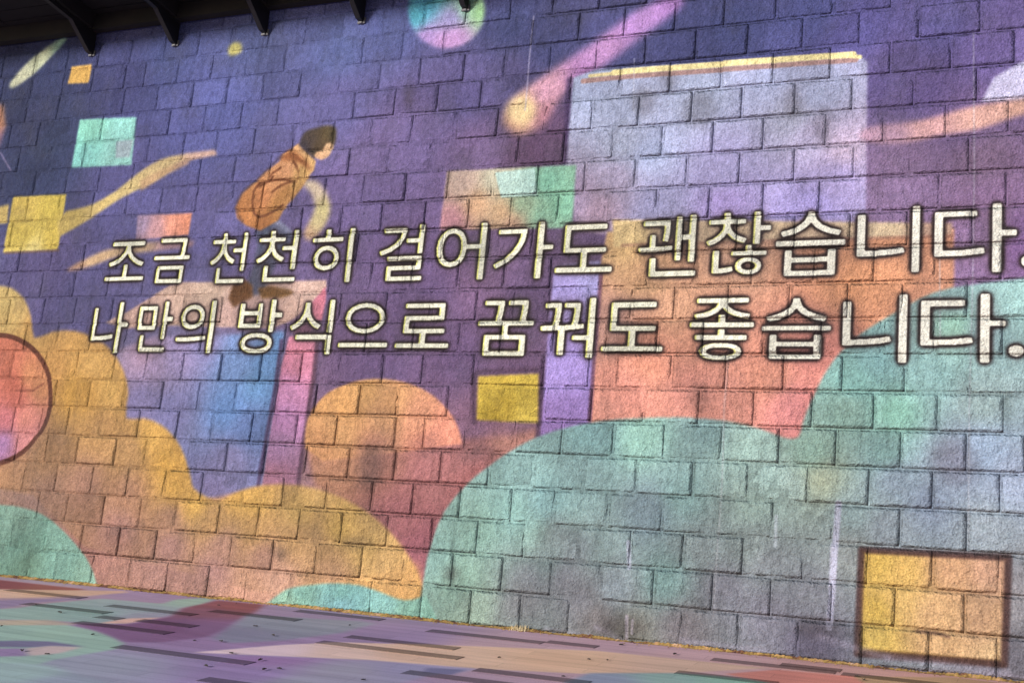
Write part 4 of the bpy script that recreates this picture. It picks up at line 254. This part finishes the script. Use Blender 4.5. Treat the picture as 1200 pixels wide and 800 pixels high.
# ------------------------------------------------------------ projected-picture rasteriser (numpy, wall metres -> image)
WALL_TINT = np.array([1.0, 1.005, 1.03], np.float32)
FLOOR_TINT = np.array([1.06, 1.02, 1.04], np.float32)
class Canvas:
    def __init__(s, u0, v0, w, h, res):
        s.u0, s.v0, s.res = u0, v0, res
        s.nx, s.ny = int(round(w / res)), int(round(h / res))
        s.w, s.h = s.nx * res, s.ny * res
        s.img = np.zeros((s.ny, s.nx, 3), np.float32)
    def px(s, pts):
        a = np.asarray(pts, np.float32)
        return (a - np.array([s.u0, s.v0], np.float32)) / s.res
    def field(s, cols, i0, i1, j0, j1, power=1.6):
        """smooth colour field from scattered colour points over the window"""
        c = np.asarray(cols, np.float32)
        if len(c) == 1:
            return c[0, 2:5][None, None, :]
        p = s.px(c[:, :2])
        st = max(1, min(12, (i1 - i0) // 8, (j1 - j0) // 8))
        xs = np.arange(i0, i1 + st, st, dtype=np.float32)
        ys = np.arange(j0, j1 + st, st, dtype=np.float32)
        d = (xs[None, :, None] - p[:, 0]) ** 2 + (ys[:, None, None] - p[:, 1]) ** 2 + (0.06 / s.res) ** 2
        w = d ** -power
        f = (w @ c[:, 2:5]) / w.sum(-1, keepdims=True)
        def up(n, m, lo):
            t = np.arange(n, dtype=np.float32) / st
            k = np.minimum(t.astype(int), m - 2)
            return k, (t - k)
        ky, ty = up(j1 - j0, len(ys), j0)
        kx, tx = up(i1 - i0, len(xs), i0)
        f = f[ky] * (1 - ty)[:, None, None] + f[ky + 1] * ty[:, None, None]
        f = f[:, kx] * (1 - tx)[None, :, None] + f[:, kx + 1] * tx[None, :, None]
        return f
    def window(s, p, pad):
        i0 = max(0, int(p[:, 0].min() - pad)); i1 = min(s.nx, int(p[:, 0].max() + pad) + 2)
        j0 = max(0, int(p[:, 1].min() - pad)); j1 = min(s.ny, int(p[:, 1].max() + pad) + 2)
        return i0, i1, j0, j1
    def cover(s, polys, win):
        i0, i1, j0, j1 = win
        m = np.zeros((j1 - j0, i1 - i0), bool)
        X = np.arange(i0, i1, dtype=np.float32) + .5
        for p in polys:
            n = len(p)
            for k in range(n):
                a, b = p[k], p[(k + 1) % n]
                if a[1] == b[1]:
                    continue
                if a[1] > b[1]:
                    a, b = b, a
                r0 = max(j0, int(math.ceil(a[1] - .5))); r1 = min(j1, int(math.ceil(b[1] - .5)))
                if r1 <= r0:
                    continue
                yy = np.arange(r0, r1, dtype=np.float32) + .5
                xc = a[0] + (yy - a[1]) * (b[0] - a[0]) / (b[1] - a[1])
                m[r0 - j0:r1 - j0] ^= X[None, :] > xc[:, None]
        return m.astype(np.float32)
    @staticmethod
    def blur(m, r):
        """three box passes, total half-width r pixels"""
        k = max(1, int(round(r / 1.7)))
        for _ in range(2):
            for ax in (0, 1):
                c = np.cumsum(np.pad(m, [(k + 1, k) if a == ax else (0, 0) for a in (0, 1)], mode='edge'), axis=ax, dtype=np.float64)
                n = m.shape[ax]
                if ax == 0:
                    m = (c[2 * k + 1:2 * k + 1 + n] - c[:n]) / (2 * k + 1)
                else:
                    m = (c[:, 2 * k + 1:2 * k + 1 + n] - c[:, :n]) / (2 * k + 1)
        return m.astype(np.float32)
    def paint(s, mask, win, rgb, alpha):
        i0, i1, j0, j1 = win
        t = s.img[j0:j1, i0:i1]
        a = (mask * alpha)[:, :, None]
        s.img[j0:j1, i0:i1] = t * (1 - a) + rgb * a
    def shape(s, kind, pts, soft, cols, alpha, width):
        if alpha <= 0:
            return
        p = s.px(pts)
        pad = (soft + width) / s.res + 3
        win = s.window(p, pad)
        i0, i1, j0, j1 = win
        if i1 - i0 < 2 or j1 - j0 < 2:
            return
        if kind == 'f':
            m = s.cover([p], win)
            if soft > 0:
                m = s.blur(m, soft / s.res)
        else:
            Y, X = np.mgrid[j0:j1, i0:i1].astype(np.float32) + .5
            d = np.full(X.shape, 1e9, np.float32)
            for a, b in zip(p[:-1], p[1:]):
                v = b - a
                L = max(1e-6, float(v @ v))
                t = np.clip(((X - a[0]) * v[0] + (Y - a[1]) * v[1]) / L, 0, 1)
                d = np.minimum(d, np.hypot(X - a[0] - t * v[0], Y - a[1] - t * v[1]))
            hw, sf = width / 2 / s.res, max(1., soft / s.res)
            x = np.clip((hw + sf * .5 - d) / sf, 0, 1)
            m = x * x * (3 - 2 * x)
        s.paint(m, win, s.field(cols, *win), alpha)
    def image(s, name, fade, tint):
        im = bpy.data.images.new(name, s.nx, s.ny, alpha=False)
        im.colorspace_settings.name = 'sRGB'
        buf = np.ones((s.ny, s.nx, 4), np.float32)
        grey = s.img.mean(-1, keepdims=True)                 # projected colours pulled towards grey by fade
        buf[:, :, :3] = np.clip((grey + (s.img - grey) * fade) * tint / 255., 0, 1)
        im.pixels.foreach_set(buf.ravel())
        im.update()
        im.pack()
        return im

rng = np.random.default_rng(3)
wall_cv = Canvas(-14.0, -0.15, 16.5, 6.6, 0.005)
win = (0, wall_cv.nx, 0, wall_cv.ny)
wall_cv.img[:] = wall_cv.field(PROJECTION_BACKGROUND, *win)
for sh in PROJECTION_SHAPES:
    wall_cv.shape(*sh)
for polys in LETTER_OUTLINES:                      # projected lettering as colour: dark rim first, then the pale strokes
    pp = [wall_cv.px(q) for q in polys]
    w = wall_cv.window(np.concatenate(pp), 40)
    m = wall_cv.cover(pp, w)
    halo = np.clip(wall_cv.blur(m, 20) * 2.6, 0, 1)
    rim = np.clip(wall_cv.blur(m, 8.5) * 4.0 - .1, 0, 1)
    ink = np.clip((wall_cv.blur(m, 2.5) - .2) / .4, 0, 1)
    wall_cv.paint(halo, w, np.array([62, 46, 50], np.float32), .36)
    wall_cv.paint(rim, w, np.array([34, 22, 22], np.float32), .94)
    i0, i1, j0, j1 = w
    lean = np.clip((np.arange(i0, i1) * .005 + wall_cv.u0 + 3.5) / 2.5, 0, 1)[None, :, None]
    stroke_col = np.array([226, 223, 194], np.float32) * (1 - lean) + np.array([222, 217, 198], np.float32) * lean
    wall_cv.paint(ink, w, stroke_col, 1.0)
    if float(lean.mean()) < .6:                    # colour fringe of the projected letters, painted by shifting blue aside
        sh = np.zeros_like(ink); sh[:, 3:] = ink[:, :-3]
        t = wall_cv.img[j0:j1, i0:i1]
        t[:, :, 2] = np.where(ink > .3, t[:, :, 2] * (.62 + .38 * sh), t[:, :, 2])
projection_img = wall_cv.image('wall_projection', .9, WALL_TINT)  # projector light stored as wall colour

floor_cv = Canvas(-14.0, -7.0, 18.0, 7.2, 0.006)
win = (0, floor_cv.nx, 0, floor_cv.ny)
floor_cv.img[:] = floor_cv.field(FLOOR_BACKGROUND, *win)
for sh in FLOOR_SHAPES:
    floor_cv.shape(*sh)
floor_img = floor_cv.image('floor_projection', .72, FLOOR_TINT)  # floor projection stored as paving colour

# ------------------------------------------------------------ helpers
def tag(o, label=None, cat=None, group=None, kind=None):
    for k, v in (('label', label), ('category', cat), ('group', group), ('kind', kind)):
        if v:
            o[k] = v
    return o

def empty(name, loc=(0, 0, 0), rot=(0, 0, 0)):
    o = bpy.data.objects.new(name, None)
    o.location = loc
    o.rotation_euler = rot
    o.empty_display_size = .3
    col.objects.link(o)
    return o

def link(name, me, mat=None, parent=None, loc=(0, 0, 0)):
    o = bpy.data.objects.new(name, me)
    if mat and not me.materials:
        me.materials.append(mat)
    o.location = loc
    o.parent = parent
    col.objects.link(o)
    return o

def mesh(name, verts, faces, smooth=False):
    me = bpy.data.meshes.new(name)
    me.from_pydata([tuple(v) for v in verts], [], faces)
    if smooth:
        me.polygons.foreach_set('use_smooth', [True] * len(me.polygons))
    me.update()
    return me

def boxes(name, lst, bevel=0.0):
    """one mesh of axis-aligned boxes (x0,x1,y0,y1,z0,z1)"""
    bm = bmesh.new()
    for x0, x1, y0, y1, z0, z1 in lst:
        r = bmesh.ops.create_cube(bm, size=1)
        for v in r['verts']:
            v.co = ((x0 + x1) / 2 + v.co.x * (x1 - x0), (y0 + y1) / 2 + v.co.y * (y1 - y0), (z0 + z1) / 2 + v.co.z * (z1 - z0))
    if bevel:
        bmesh.ops.bevel(bm, geom=bm.edges[:], offset=bevel, segments=1, affect='EDGES')
    me = bpy.data.meshes.new(name)
    bm.to_mesh(me)
    bm.free()
    return me

class Nodes:
    def __init__(s, name):
        s.m = bpy.data.materials.new(name)
        s.m.use_nodes = True
        s.t = s.m.node_tree
        s.b = s.t.nodes['Principled BSDF']
    def n(s, typ, **kw):
        x = s.t.nodes.new('ShaderNode' + typ)
        for k, v in kw.items():
            if hasattr(x, k):
                setattr(x, k, v)
        return x
    def l(s, a, b):
        s.t.links.new(a, b)
    def val(s, sock, v):
        if hasattr(v, 'is_linked') or isinstance(v, bpy.types.NodeSocket):
            s.l(v, sock)
        else:
            sock.default_value = v
    def math(s, op, a, b=0.0, c=None):
        x = s.n('Math', operation=op)
        s.val(x.inputs[0], a); s.val(x.inputs[1], b)
        if c is not None:
            s.val(x.inputs[2], c)
        return x.outputs[0]
    def noise(s, vec, scale, detail=4, rough=.6):
        x = s.n('TexNoise')
        s.l(vec, x.inputs['Vector'])
        x.inputs['Scale'].default_value = scale
        x.inputs['Detail'].default_value = detail
        x.inputs['Roughness'].default_value = rough
        return x.outputs['Fac']
    def ramp(s, fac, lo, hi, a=0.0, b=1.0):
        x = s.n('MapRange')
        s.val(x.inputs[0], fac)
        for i, v in enumerate((lo, hi, a, b)):
            x.inputs[i + 1].default_value = v
        return x.outputs[0]
    def scale_col(s, c, f):
        x = s.n('VectorMath', operation='SCALE')
        s.val(x.inputs[0], c)
        s.val(x.inputs['Scale'], f)
        return x.outputs[0]
    def mix(s, f, a, b, mode='MIX'):
        x = s.n('Mix', data_type='RGBA', blend_type=mode)
        s.val(x.inputs[0], f)
        for sock, v in ((x.inputs[6], a), (x.inputs[7], b)):
            if isinstance(v, tuple):
                sock.default_value = (*v, 1)
            else:
                s.l(v, sock)
        return x.outputs[2]

PROJECTION_LEVEL = .86  # level of the projected colours in the stone
def painted(nd, obj, cv, img, axes):
    """paint image laid on the object's own metres"""
    tc = nd.n('TexCoord')
    tc.object = obj
    mp = nd.n('Mapping')
    nd.l(tc.outputs['Object'], mp.inputs[0])
    sx, sy = 1 / cv.w, 1 / cv.h
    if axes == 'xz':
        sp = nd.n('SeparateXYZ'); nd.l(tc.outputs['Object'], sp.inputs[0])
        cb = nd.n('CombineXYZ'); nd.l(sp.outputs[0], cb.inputs[0]); nd.l(sp.outputs[2], cb.inputs[1])
        nd.l(cb.outputs[0], mp.inputs[0])
    mp.inputs['Location'].default_value = (-cv.u0 * sx, -cv.v0 * sy, 0)
    mp.inputs['Scale'].default_value = (sx, sy, 1)
    im = nd.n('TexImage')
    im.image = img
    im.extension = 'EXTEND'
    im.interpolation = 'Cubic'
    nd.l(mp.outputs[0], im.inputs[0])
    return im.outputs[0], tc.outputs['Object']

def stone_material(name, wall, joint=False, one_mesh=False):
    nd = Nodes(name)
    paint, P = painted(nd, wall, wall_cv, projection_img, 'xz')  # projected picture serves as the stone's base colour
    fine = nd.noise(P, 70, 4, .75)
    mid = nd.noise(P, 22, 5, .65)
    big = nd.noise(P, 1.7, 4, .6)
    mp = nd.n('Mapping'); nd.l(P, mp.inputs[0]); mp.inputs['Scale'].default_value = (5.5, 1, .55)
    drip = nd.noise(mp.outputs[0], 1.5, 5, .6)
    vo = nd.n('TexVoronoi'); nd.l(P, vo.inputs['Vector']); vo.inputs['Scale'].default_value = 55
    grit = vo.outputs['Distance']
    f = nd.ramp(fine, .32, .68, .72, 1.3)
    f = nd.math('MULTIPLY', f, nd.ramp(mid, .32, .68, .8, 1.2))
    f = nd.math('MULTIPLY', f, nd.ramp(big, .35, .7, .86, 1.1))
    f = nd.math('MULTIPLY', f, nd.ramp(drip, .28, .48, .8, 1.03))
    if joint:
        f = nd.math('MULTIPLY', f, nd.ramp(nd.noise(P, 1.3, 4, .65), .36, .66, .74, 1.15))
    elif one_mesh:
        g = nd.n('NewGeometry')
        f = nd.math('MULTIPLY', f, nd.ramp(g.outputs['Random Per Island'], 0, 1, .84, 1.16))
    else:
        oi = nd.n('ObjectInfo')
        f = nd.math('MULTIPLY', f, nd.ramp(oi.outputs['Random'], 0, 1, .84, 1.16))
    c = nd.scale_col(paint, nd.math('MULTIPLY', f, PROJECTION_LEVEL))
    patch = nd.ramp(nd.noise(P, 2.2, 2, .5), .5, .8, 0, .4)
    c = nd.mix(patch, c, nd.mix(.5, nd.scale_col(c, .5), (.10, .095, .10)))
    # bare granite grain mixed over the projected colours
    spk = nd.ramp(nd.noise(P, 190, 2, .5), .64, .74, 0, .16)
    c = nd.mix(spk, c, (.46, .45, .48))
    nd.l(c, nd.b.inputs['Base Color'])
    nd.b.inputs['Roughness'].default_value = .86
    nd.b.inputs['Specular IOR Level'].default_value = .25
    mpv = nd.n('Mapping'); nd.l(P, mpv.inputs[0]); mpv.inputs['Scale'].default_value = (1.25, 1, .75)
    h = nd.math('ADD', nd.math('MULTIPLY', fine, .55), nd.math('MULTIPLY', mid, 1.7))
    h = nd.math('ADD', h, nd.math('MULTIPLY', grit, .5))
    h = nd.math('ADD', h, nd.math('MULTIPLY', nd.noise(mpv.outputs[0], 8, 5, .6), 2.4))
    bp = nd.n('Bump')
    bp.inputs['Strength'].default_value = .8
    bp.inputs['Distance'].default_value = .026
    nd.l(h, bp.inputs['Height'])
    nd.l(bp.outputs[0], nd.b.inputs['Normal'])
    return nd.m

def plain(name, colr, rough=.7, metal=0., var=.3, scale=8., bump=0.):
    nd = Nodes(name)
    tc = nd.n('TexCoord')
    P = tc.outputs['Object']
    n = nd.noise(P, scale, 4, .6)
    v = nd.n('RGB'); v.outputs[0].default_value = (*colr, 1)
    nd.l(nd.scale_col(v.outputs[0], nd.ramp(n, .3, .7, 1 - var, 1 + var)), nd.b.inputs['Base Color'])
    nd.b.inputs['Roughness'].default_value = rough
    nd.b.inputs['Metallic'].default_value = metal
    if bump:
        bp = nd.n('Bump'); bp.inputs['Strength'].default_value = .5; bp.inputs['Distance'].default_value = bump
        nd.l(n, bp.inputs['Height']); nd.l(bp.outputs[0], nd.b.inputs['Normal'])
    return nd.m

# ------------------------------------------------------------ paving (setting)
def floor_material(name, obj, dark=False):
    nd = Nodes(name)
    paint, P = painted(nd, obj, floor_cv, floor_img, 'xy')  # projector light goes into the floor's base colour
    mp = nd.n('Mapping'); nd.l(P, mp.inputs[0]); mp.inputs['Scale'].default_value = (.35, 3.2, 1)
    streak = nd.noise(mp.outputs[0], 3, 4, .6)
    fine = nd.noise(P, 130, 2, .6)
    mp2 = nd.n('Mapping'); nd.l(P, mp2.inputs[0])
    br = nd.n('TexBrick')
    nd.l(mp2.outputs[0], br.inputs['Vector'])
    br.inputs['Scale'].default_value = 1
    br.inputs['Brick Width'].default_value = 1.2
    br.inputs['Row Height'].default_value = .15
    br.inputs['Mortar Size'].default_value = .003
    br.inputs['Color1'].default_value = (.92, .92, .92, 1)
    br.inputs['Color2'].default_value = (1.06, 1.06, 1.06, 1)
    br.inputs['Mortar'].default_value = (.72, .72, .72, 1)
    f = nd.math('MULTIPLY', nd.ramp(streak, .3, .7, .9, 1.1), nd.ramp(fine, .3, .7, .74, 1.26))
    if dark:
        f = nd.math('MULTIPLY', f, .36)
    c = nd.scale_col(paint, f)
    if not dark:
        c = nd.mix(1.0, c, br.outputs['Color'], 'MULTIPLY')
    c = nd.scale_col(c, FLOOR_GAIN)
    nd.l(c, nd.b.inputs['Base Color'])
    nd.b.inputs['Roughness'].default_value = .8
    nd.b.inputs['Specular IOR Level'].default_value = .2
    bp = nd.n('Bump'); bp.inputs['Strength'].default_value = .3; bp.inputs['Distance'].default_value = .004
    nd.l(fine, bp.inputs['Height']); nd.l(bp.outputs[0], nd.b.inputs['Normal'])
    return nd.m

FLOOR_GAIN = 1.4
gm = mesh('paving', [(-400, -400, 0), (400, -400, 0), (400, 400, 0), (-400, 400, 0)], [(0, 1, 2, 3)])
paving = link('paving', gm)
gm.materials.append(floor_material('paving_stone', paving))
tag(paving, kind='structure')
dark_paver = floor_material('dark_paving_stone', paving, True)
pw = .072
unit = boxes('dark_paver', [(0, 1, -pw, pw, -.02, .004)])
unit.materials.append(dark_paver)
for x0, x1, y in DARK_PAVERS:
    o = link('dark_paver', unit, None, paving, (x0, y, 0))
    o.scale = (x1 - x0, 1, 1)

# ------------------------------------------------------------ the stone wall
wall = empty('stone_wall', (0, 0, 0), (-BATTER, 0, 0))
tag(wall, 'tall leaning wall of rough stone blocks coloured by projected clouds, boxes and two lines of lettering', 'wall')
block_mat = stone_material('projection_stone', wall)  # stone and mortar colours carry the projected light
mass_mat = stone_material('projection_stone_mass', wall, one_mesh=True)
joint_mat = stone_material('projection_mortar', wall, joint=True)
ULO, UHI, VTOP = -15.0, 3.5, 7.2

NXF, NZF = 4, 4
def block_verts(rnd, w=1.0, h=1.0):
    """rough-hewn block: proud uneven face, worn edges, sides running back into the bed"""
    vs, fs = [], []
    tilt = (rnd.uniform(-.0025, .0025), rnd.uniform(-.0025, .0025))
    for j in range(NZF):
        for i in range(NXF):
            x, z = i / (NXF - 1), j / (NZF - 1)
            edge = i in (0, NXF - 1) or j in (0, NZF - 1)
            if 0 < i < NXF - 1:
                x = (.07, .93)[i - 1] if NXF == 4 else x
                x += rnd.uniform(-.02, .02)
            if 0 < j < NZF - 1:
                z = (.09, .91)[j - 1] if NZF == 4 else z
                z += rnd.uniform(-.02, .02)
            jx = rnd.uniform(0, .010) * (1 if i == 0 else -1 if i == NXF - 1 else 0)
            jz = rnd.uniform(0, .018) * (1 if j == 0 else -1 if j == NZF - 1 else 0)
            y = (-.0128 if edge else -.0170) + rnd.uniform(-.0026, .0026) + tilt[0] * (x - .5) * 2 + tilt[1] * (z - .5) * 2
            vs.append((x + jx, y, z + jz))
    for j in range(NZF - 1):
        for i in range(NXF - 1):
            a = j * NXF + i
            fs.append((a, a + 1, a + NXF + 1, a + NXF))
    per = [i for i in range(NXF)] + [j * NXF + NXF - 1 for j in range(1, NZF)] + \
          [(NZF - 1) * NXF + i for i in range(NXF - 2, -1, -1)] + [j * NXF for j in range(NZF - 2, 0, -1)]
    n0 = len(vs)
    for k in per:
        vs.append((vs[k][0], .06, vs[k][2]))
    n = len(per)
    for k in range(n):
        fs.append((per[k], n0 + k, n0 + (k + 1) % n, per[(k + 1) % n]))
    return [(x * w, y, z * h) for x, y, z in vs], fs

kinds = []
for k in range(36):
    v, f = block_verts(random)
    me = mesh('stone_block', v, f, True)
    me.materials.append(block_mat)
    kinds.append(me)

def seen(u, v):
    """picture height of one block there, None when outside the view"""
    q = Vector((u, v * math.sin(BATTER), v * math.cos(BATTER))) - EYE
    d = q.dot(FWD)
    x, y = q.dot(RIGHT) / d * cd.lens / 36, q.dot(UP) / d * cd.lens / 36
    if abs(x) > .52 or abs(y) > .35:
        return None
    return 1 / d

G = .0045                       # half a joint
blocks = []
for row in COURSES:
    k, us = row[0], row[1:]
    z = (19 - k - 1) * .3
    for a, b in zip(us, us[1:]):
        blocks.append((a, b, z, seen((a + b) / 2, z + .15)))
vis = sorted([b for b in blocks if b[3]], key=lambda b: -b[3] ** 2 * (b[1] - b[0]))
single = vis[:300]
sset = set((b[0], b[2]) for b in single)
for a, b, z, s in single:
    o = bpy.data.objects.new('stone_block', random.choice(kinds))
    o.location = (a + G, random.uniform(-.004, .005), z + G)
    o.scale = (b - a - 2 * G, 1, .3 - 2 * G)
    o.parent = wall
    col.objects.link(o)
V, F = [], []
for a, b, z, s in blocks:
    if (a, z) in sset:
        continue
    v, f = block_verts(random, b - a - 2 * G, .3 - 2 * G)
    dy = random.uniform(-.004, .005)
    n = len(V)
    V += [(x + a + G, y + dy, zz + z + G) for x, y, zz in v]
    F += [tuple(i + n for i in q) for q in f]
me = mesh('stone_courses', V, F, True)
me.materials.append(mass_mat)
tag(link('stone_courses', me, None, wall), kind='stuff')
V, F = [], []
nu, nv = 264, 108
ph = [(random.uniform(.6, 3.5), random.uniform(.6, 4.), random.uniform(0, 6.3)) for _ in range(9)]
for j in range(nv + 1):
    for i in range(nu + 1):
        u, v = ULO + (UHI - ULO) * i / nu, -.3 + (VTOP + .28) * j / nv
        y = sum(math.sin(a * u + b * v + c) for a, b, c in ph) * .0011 + random.uniform(-.003, .003)
        V.append((u, max(-.0128, min(-.005, y - .0100)), v))
for j in range(nv):
    for i in range(nu):
        a = j * (nu + 1) + i
        F.append((a, a + 1, a + nu + 2, a + nu + 1))
link('mortar_bed', mesh('mortar_bed', V, F, True), joint_mat, wall)
link('wall_core', boxes('wall_core', [(ULO, UHI, .03, .9, -.3, VTOP - .02)]), joint_mat, wall)

# ------------------------------------------------------------ deck overhanging the wall top
steel = plain('dark_steel', (.006, .0055, .006), .55, .0, .4, 6)
timber = plain('dark_timber', (.006, .005, .0045), .8, 0, .5, 5)
bolt_m = plain('zinc', (.16, .155, .16), .5, .3, .2, 30)
SOFFIT = 6.11 * math.cos(BATTER)
WY = 6.11 * math.sin(BATTER)
TILT = R(14)                          # canopy tilted up outward, a shape added to shorten its shadow on the wall
deck = empty('overhead_deck', (-6.0, WY, SOFFIT), (-TILT, 0, 0))
tag(deck, 'dark deck on triangular steel brackets jutting out over the top of the wall', 'deck')
OUT = 1.2
x0, x1 = -9.0, 9.5
nb = 6
bw = (OUT - .02) / nb
bd_me = boxes('deck_board', [(0, 3.68, -bw + .012, 0, .20, .245)])
bd_me.materials.append(timber)
for i in range(nb):
    for j in range(5):
        link('deck_board', bd_me, None, deck, (x0 + j * 3.7, -.02 - i * bw, random.uniform(0, .006)))
joist_me = boxes('joist', [(-.05, .05, -OUT, -.01, .02, .198)])
joist_me.materials.append(timber)
link('wall_beam', boxes('wall_beam', [(x0, x1, -.13, -.045, .0, .196)]), timber, deck)
link('edge_beam', boxes('edge_beam', [(x0, x1, -OUT - .12, -OUT - .002, -.04, .26)]), steel, deck)
tv, bv = 6.11, 5.86
# bracket plate in the plane across the wall; local origin at the deck's back edge
fy, fz = bv * math.sin(BATTER) - WY, bv * math.cos(BATTER) - SOFFIT
foot = (fy * math.cos(TILT) - fz * math.sin(TILT), fy * math.sin(TILT) + fz * math.cos(TILT))
prof = [(foot[0] - .035, foot[1]), (foot[0] - .035, foot[1] + .05), (-.035, 0.0), (-1.28, 0.0), (-1.28, -.05), (-.42, -.05), (foot[0] - .10, foot[1] + .0)]
def plate(prof, t):
    n = len(prof)
    v = [(-t, y, z) for y, z in prof] + [(t, y, z) for y, z in prof]
    f = [tuple(range(n)), tuple(range(2 * n - 1, n - 1, -1))] + [(i, n + i, n + (i + 1) % n, (i + 1) % n) for i in range(n)]
    me = mesh('bracket', v, f)
    bm = bmesh.new(); bm.from_mesh(me); bmesh.ops.recalc_face_normals(bm, faces=bm.faces[:])
    bm.to_mesh(me); bm.free()
    return me
br_me = plate(prof, .028)
br_me.materials.append(steel)
fl_me = boxes('foot_plate', [(-.045, .045, foot[0] - .034, foot[0] - .02, foot[1] - .02, foot[1] + .05)], .004)
fl_me.materials.append(bolt_m)
bl_me = boxes('bolt', [(-.018, .018, foot[0] - .05, foot[0] - .034, foot[1] - .026, foot[1] - .002)], .005)
bl_me.materials.append(bolt_m)
for i in range(1, 13):
    xx = -10.01 + 1.187 * i - 1.187 + 6.0
    b = link('bracket', br_me, None, deck, (xx, 0, 0))
    link('foot_plate', fl_me, None, b)
    link('bolt', bl_me, None, b)
    link('joist', joist_me, None, deck, (xx, 0, 0))

# ------------------------------------------------------------ grit along the foot of the wall, dry leaves
gd = Nodes('mossy_grit')
tcg = gd.n('TexCoord').outputs['Object']
cr = gd.n('ValToRGB')
gd.l(gd.noise(tcg, 7, 8, .8), cr.inputs[0])
el = cr.color_ramp.elements
el[0].position, el[0].color = .34, (.05, .02, .02, 1)
el[1].position, el[1].color = .72, (.62, .50, .44, 1)
for ps, cc in ((.42, (.16, .06, .03, 1)), (.50, (.34, .22, .05, 1)), (.58, (.45, .24, .11, 1))):
    e = el.new(ps); e.color = cc
gd.l(cr.outputs[0], gd.b.inputs['Base Color'])
gd.b.inputs['Roughness'].default_value = .95
grit_m = gd.m
V, F = [], []
rg = random.Random(11)
nseg = 1500
for i in range(nseg + 1):
    u = ULO + (UHI - ULO) * i / nseg
    wv = .026 + .014 * math.sin(u * 2.1) * math.sin(u * .7) + rg.uniform(-.006, .006)
    hh = .014 + .008 * math.sin(u * 5.3 + math.sin(u * 1.7) * 3) + rg.uniform(-.005, .006)
    V += [(u, -wv - .035, .002), (u, -wv * .5 - .02, hh * .6 + rg.uniform(-.004, .005)), (u, -.016, hh), (u, .02, hh * .9)]
    if i:
        n = len(V) - 8
        for j in range(3):
            F.append((n + j, n + 4 + j, n + 5 + j, n + 1 + j))
for i in range(1500):
    u = rg.uniform(ULO, UHI); y = -.03 - abs(rg.gauss(0, .045)); s = rg.uniform(.003, .010)
    n = len(V)
    z = max(.003, .014 + y * .3)
    V += [(u + s * rg.uniform(.7, 1.2), y, z), (u - s * .6, y + s, z), (u - s * .6, y - s, z), (u, y, z + s * rg.uniform(.7, 1.2))]
    F += [(0 + n, 1 + n, 3 + n), (1 + n, 2 + n, 3 + n), (2 + n, 0 + n, 3 + n)]
tag(link('grit', mesh('grit', V, F), grit_m), kind='stuff')

straw = plain('straw', (.42, .34, .2), .9, 0, .3, 30)
V, F = [], []
for i in range(70):
    a, l, t = rg.uniform(0, 6.28), rg.uniform(.02, .075), rg.uniform(.1, .75)
    bx_, by_ = rg.gauss(0, .035), rg.gauss(0, .015)
    dx, dy = math.cos(a) * l * t, -abs(math.sin(a)) * l * t
    n = len(V)
    V += [(bx_ - .003, by_, 0), (bx_ + .003, by_, 0), (bx_ + dx * .5 + .002, by_ + dy * .4, l * .6), (bx_ + dx * .5 - .002, by_ + dy * .4, l * .6), (bx_ + dx, by_ + dy, l * (1 - t * .4))]
    F += [(n, n + 1, n + 2, n + 3), (n + 3, n + 2, n + 4)]
tag(link('grass_tuft', mesh('grass_tuft', V, F), straw, None, TUFT),
    'small tuft of dry straw-coloured grass growing at the foot of the wall', 'grass')

leaf_m = plain('dry_leaf', (.03, .022, .016), .8, 0, .4, 40)
leaf_meshes = []
for k in range(6):
    r2 = random.Random(50 + k)
    pts = [(math.cos(t) * r2.uniform(.8, 1.1) * .032, math.sin(t) * r2.uniform(.7, 1) * .018) for t in np.linspace(0, 2 * math.pi, 9)[:-1]]
    v = [(x, y, .006 + .5 * abs(y) + r2.uniform(0, .008)) for x, y in pts] + [(0, 0, .005)] + \
        [(x, y, .004 + .5 * abs(y)) for x, y in pts] + [(0, 0, .003)]
    f = [(i, (i + 1) % 8, 8) for i in range(8)] + [(9 + (i + 1) % 8, 9 + i, 17) for i in range(8)] + \
        [(i, 9 + i, 9 + (i + 1) % 8, (i + 1) % 8) for i in range(8)]
    lm = mesh('dry_leaf', v, f)
    lm.materials.append(leaf_m)
    leaf_meshes.append(lm)
for i, (x, y) in enumerate(LEAF_SPOTS):
    if y > -.12:
        continue
    o = link('dry_leaf', leaf_meshes[i % 6], None, None, (x, y, .004))
    o.rotation_euler = (0, 0, random.uniform(0, 6.28))
    s = random.uniform(.4, .8)
    o.scale = (s, s, s)
    tag(o, 'small dark curled leaf lying on the paving', 'leaf', 'dry leaves scattered over the paving')
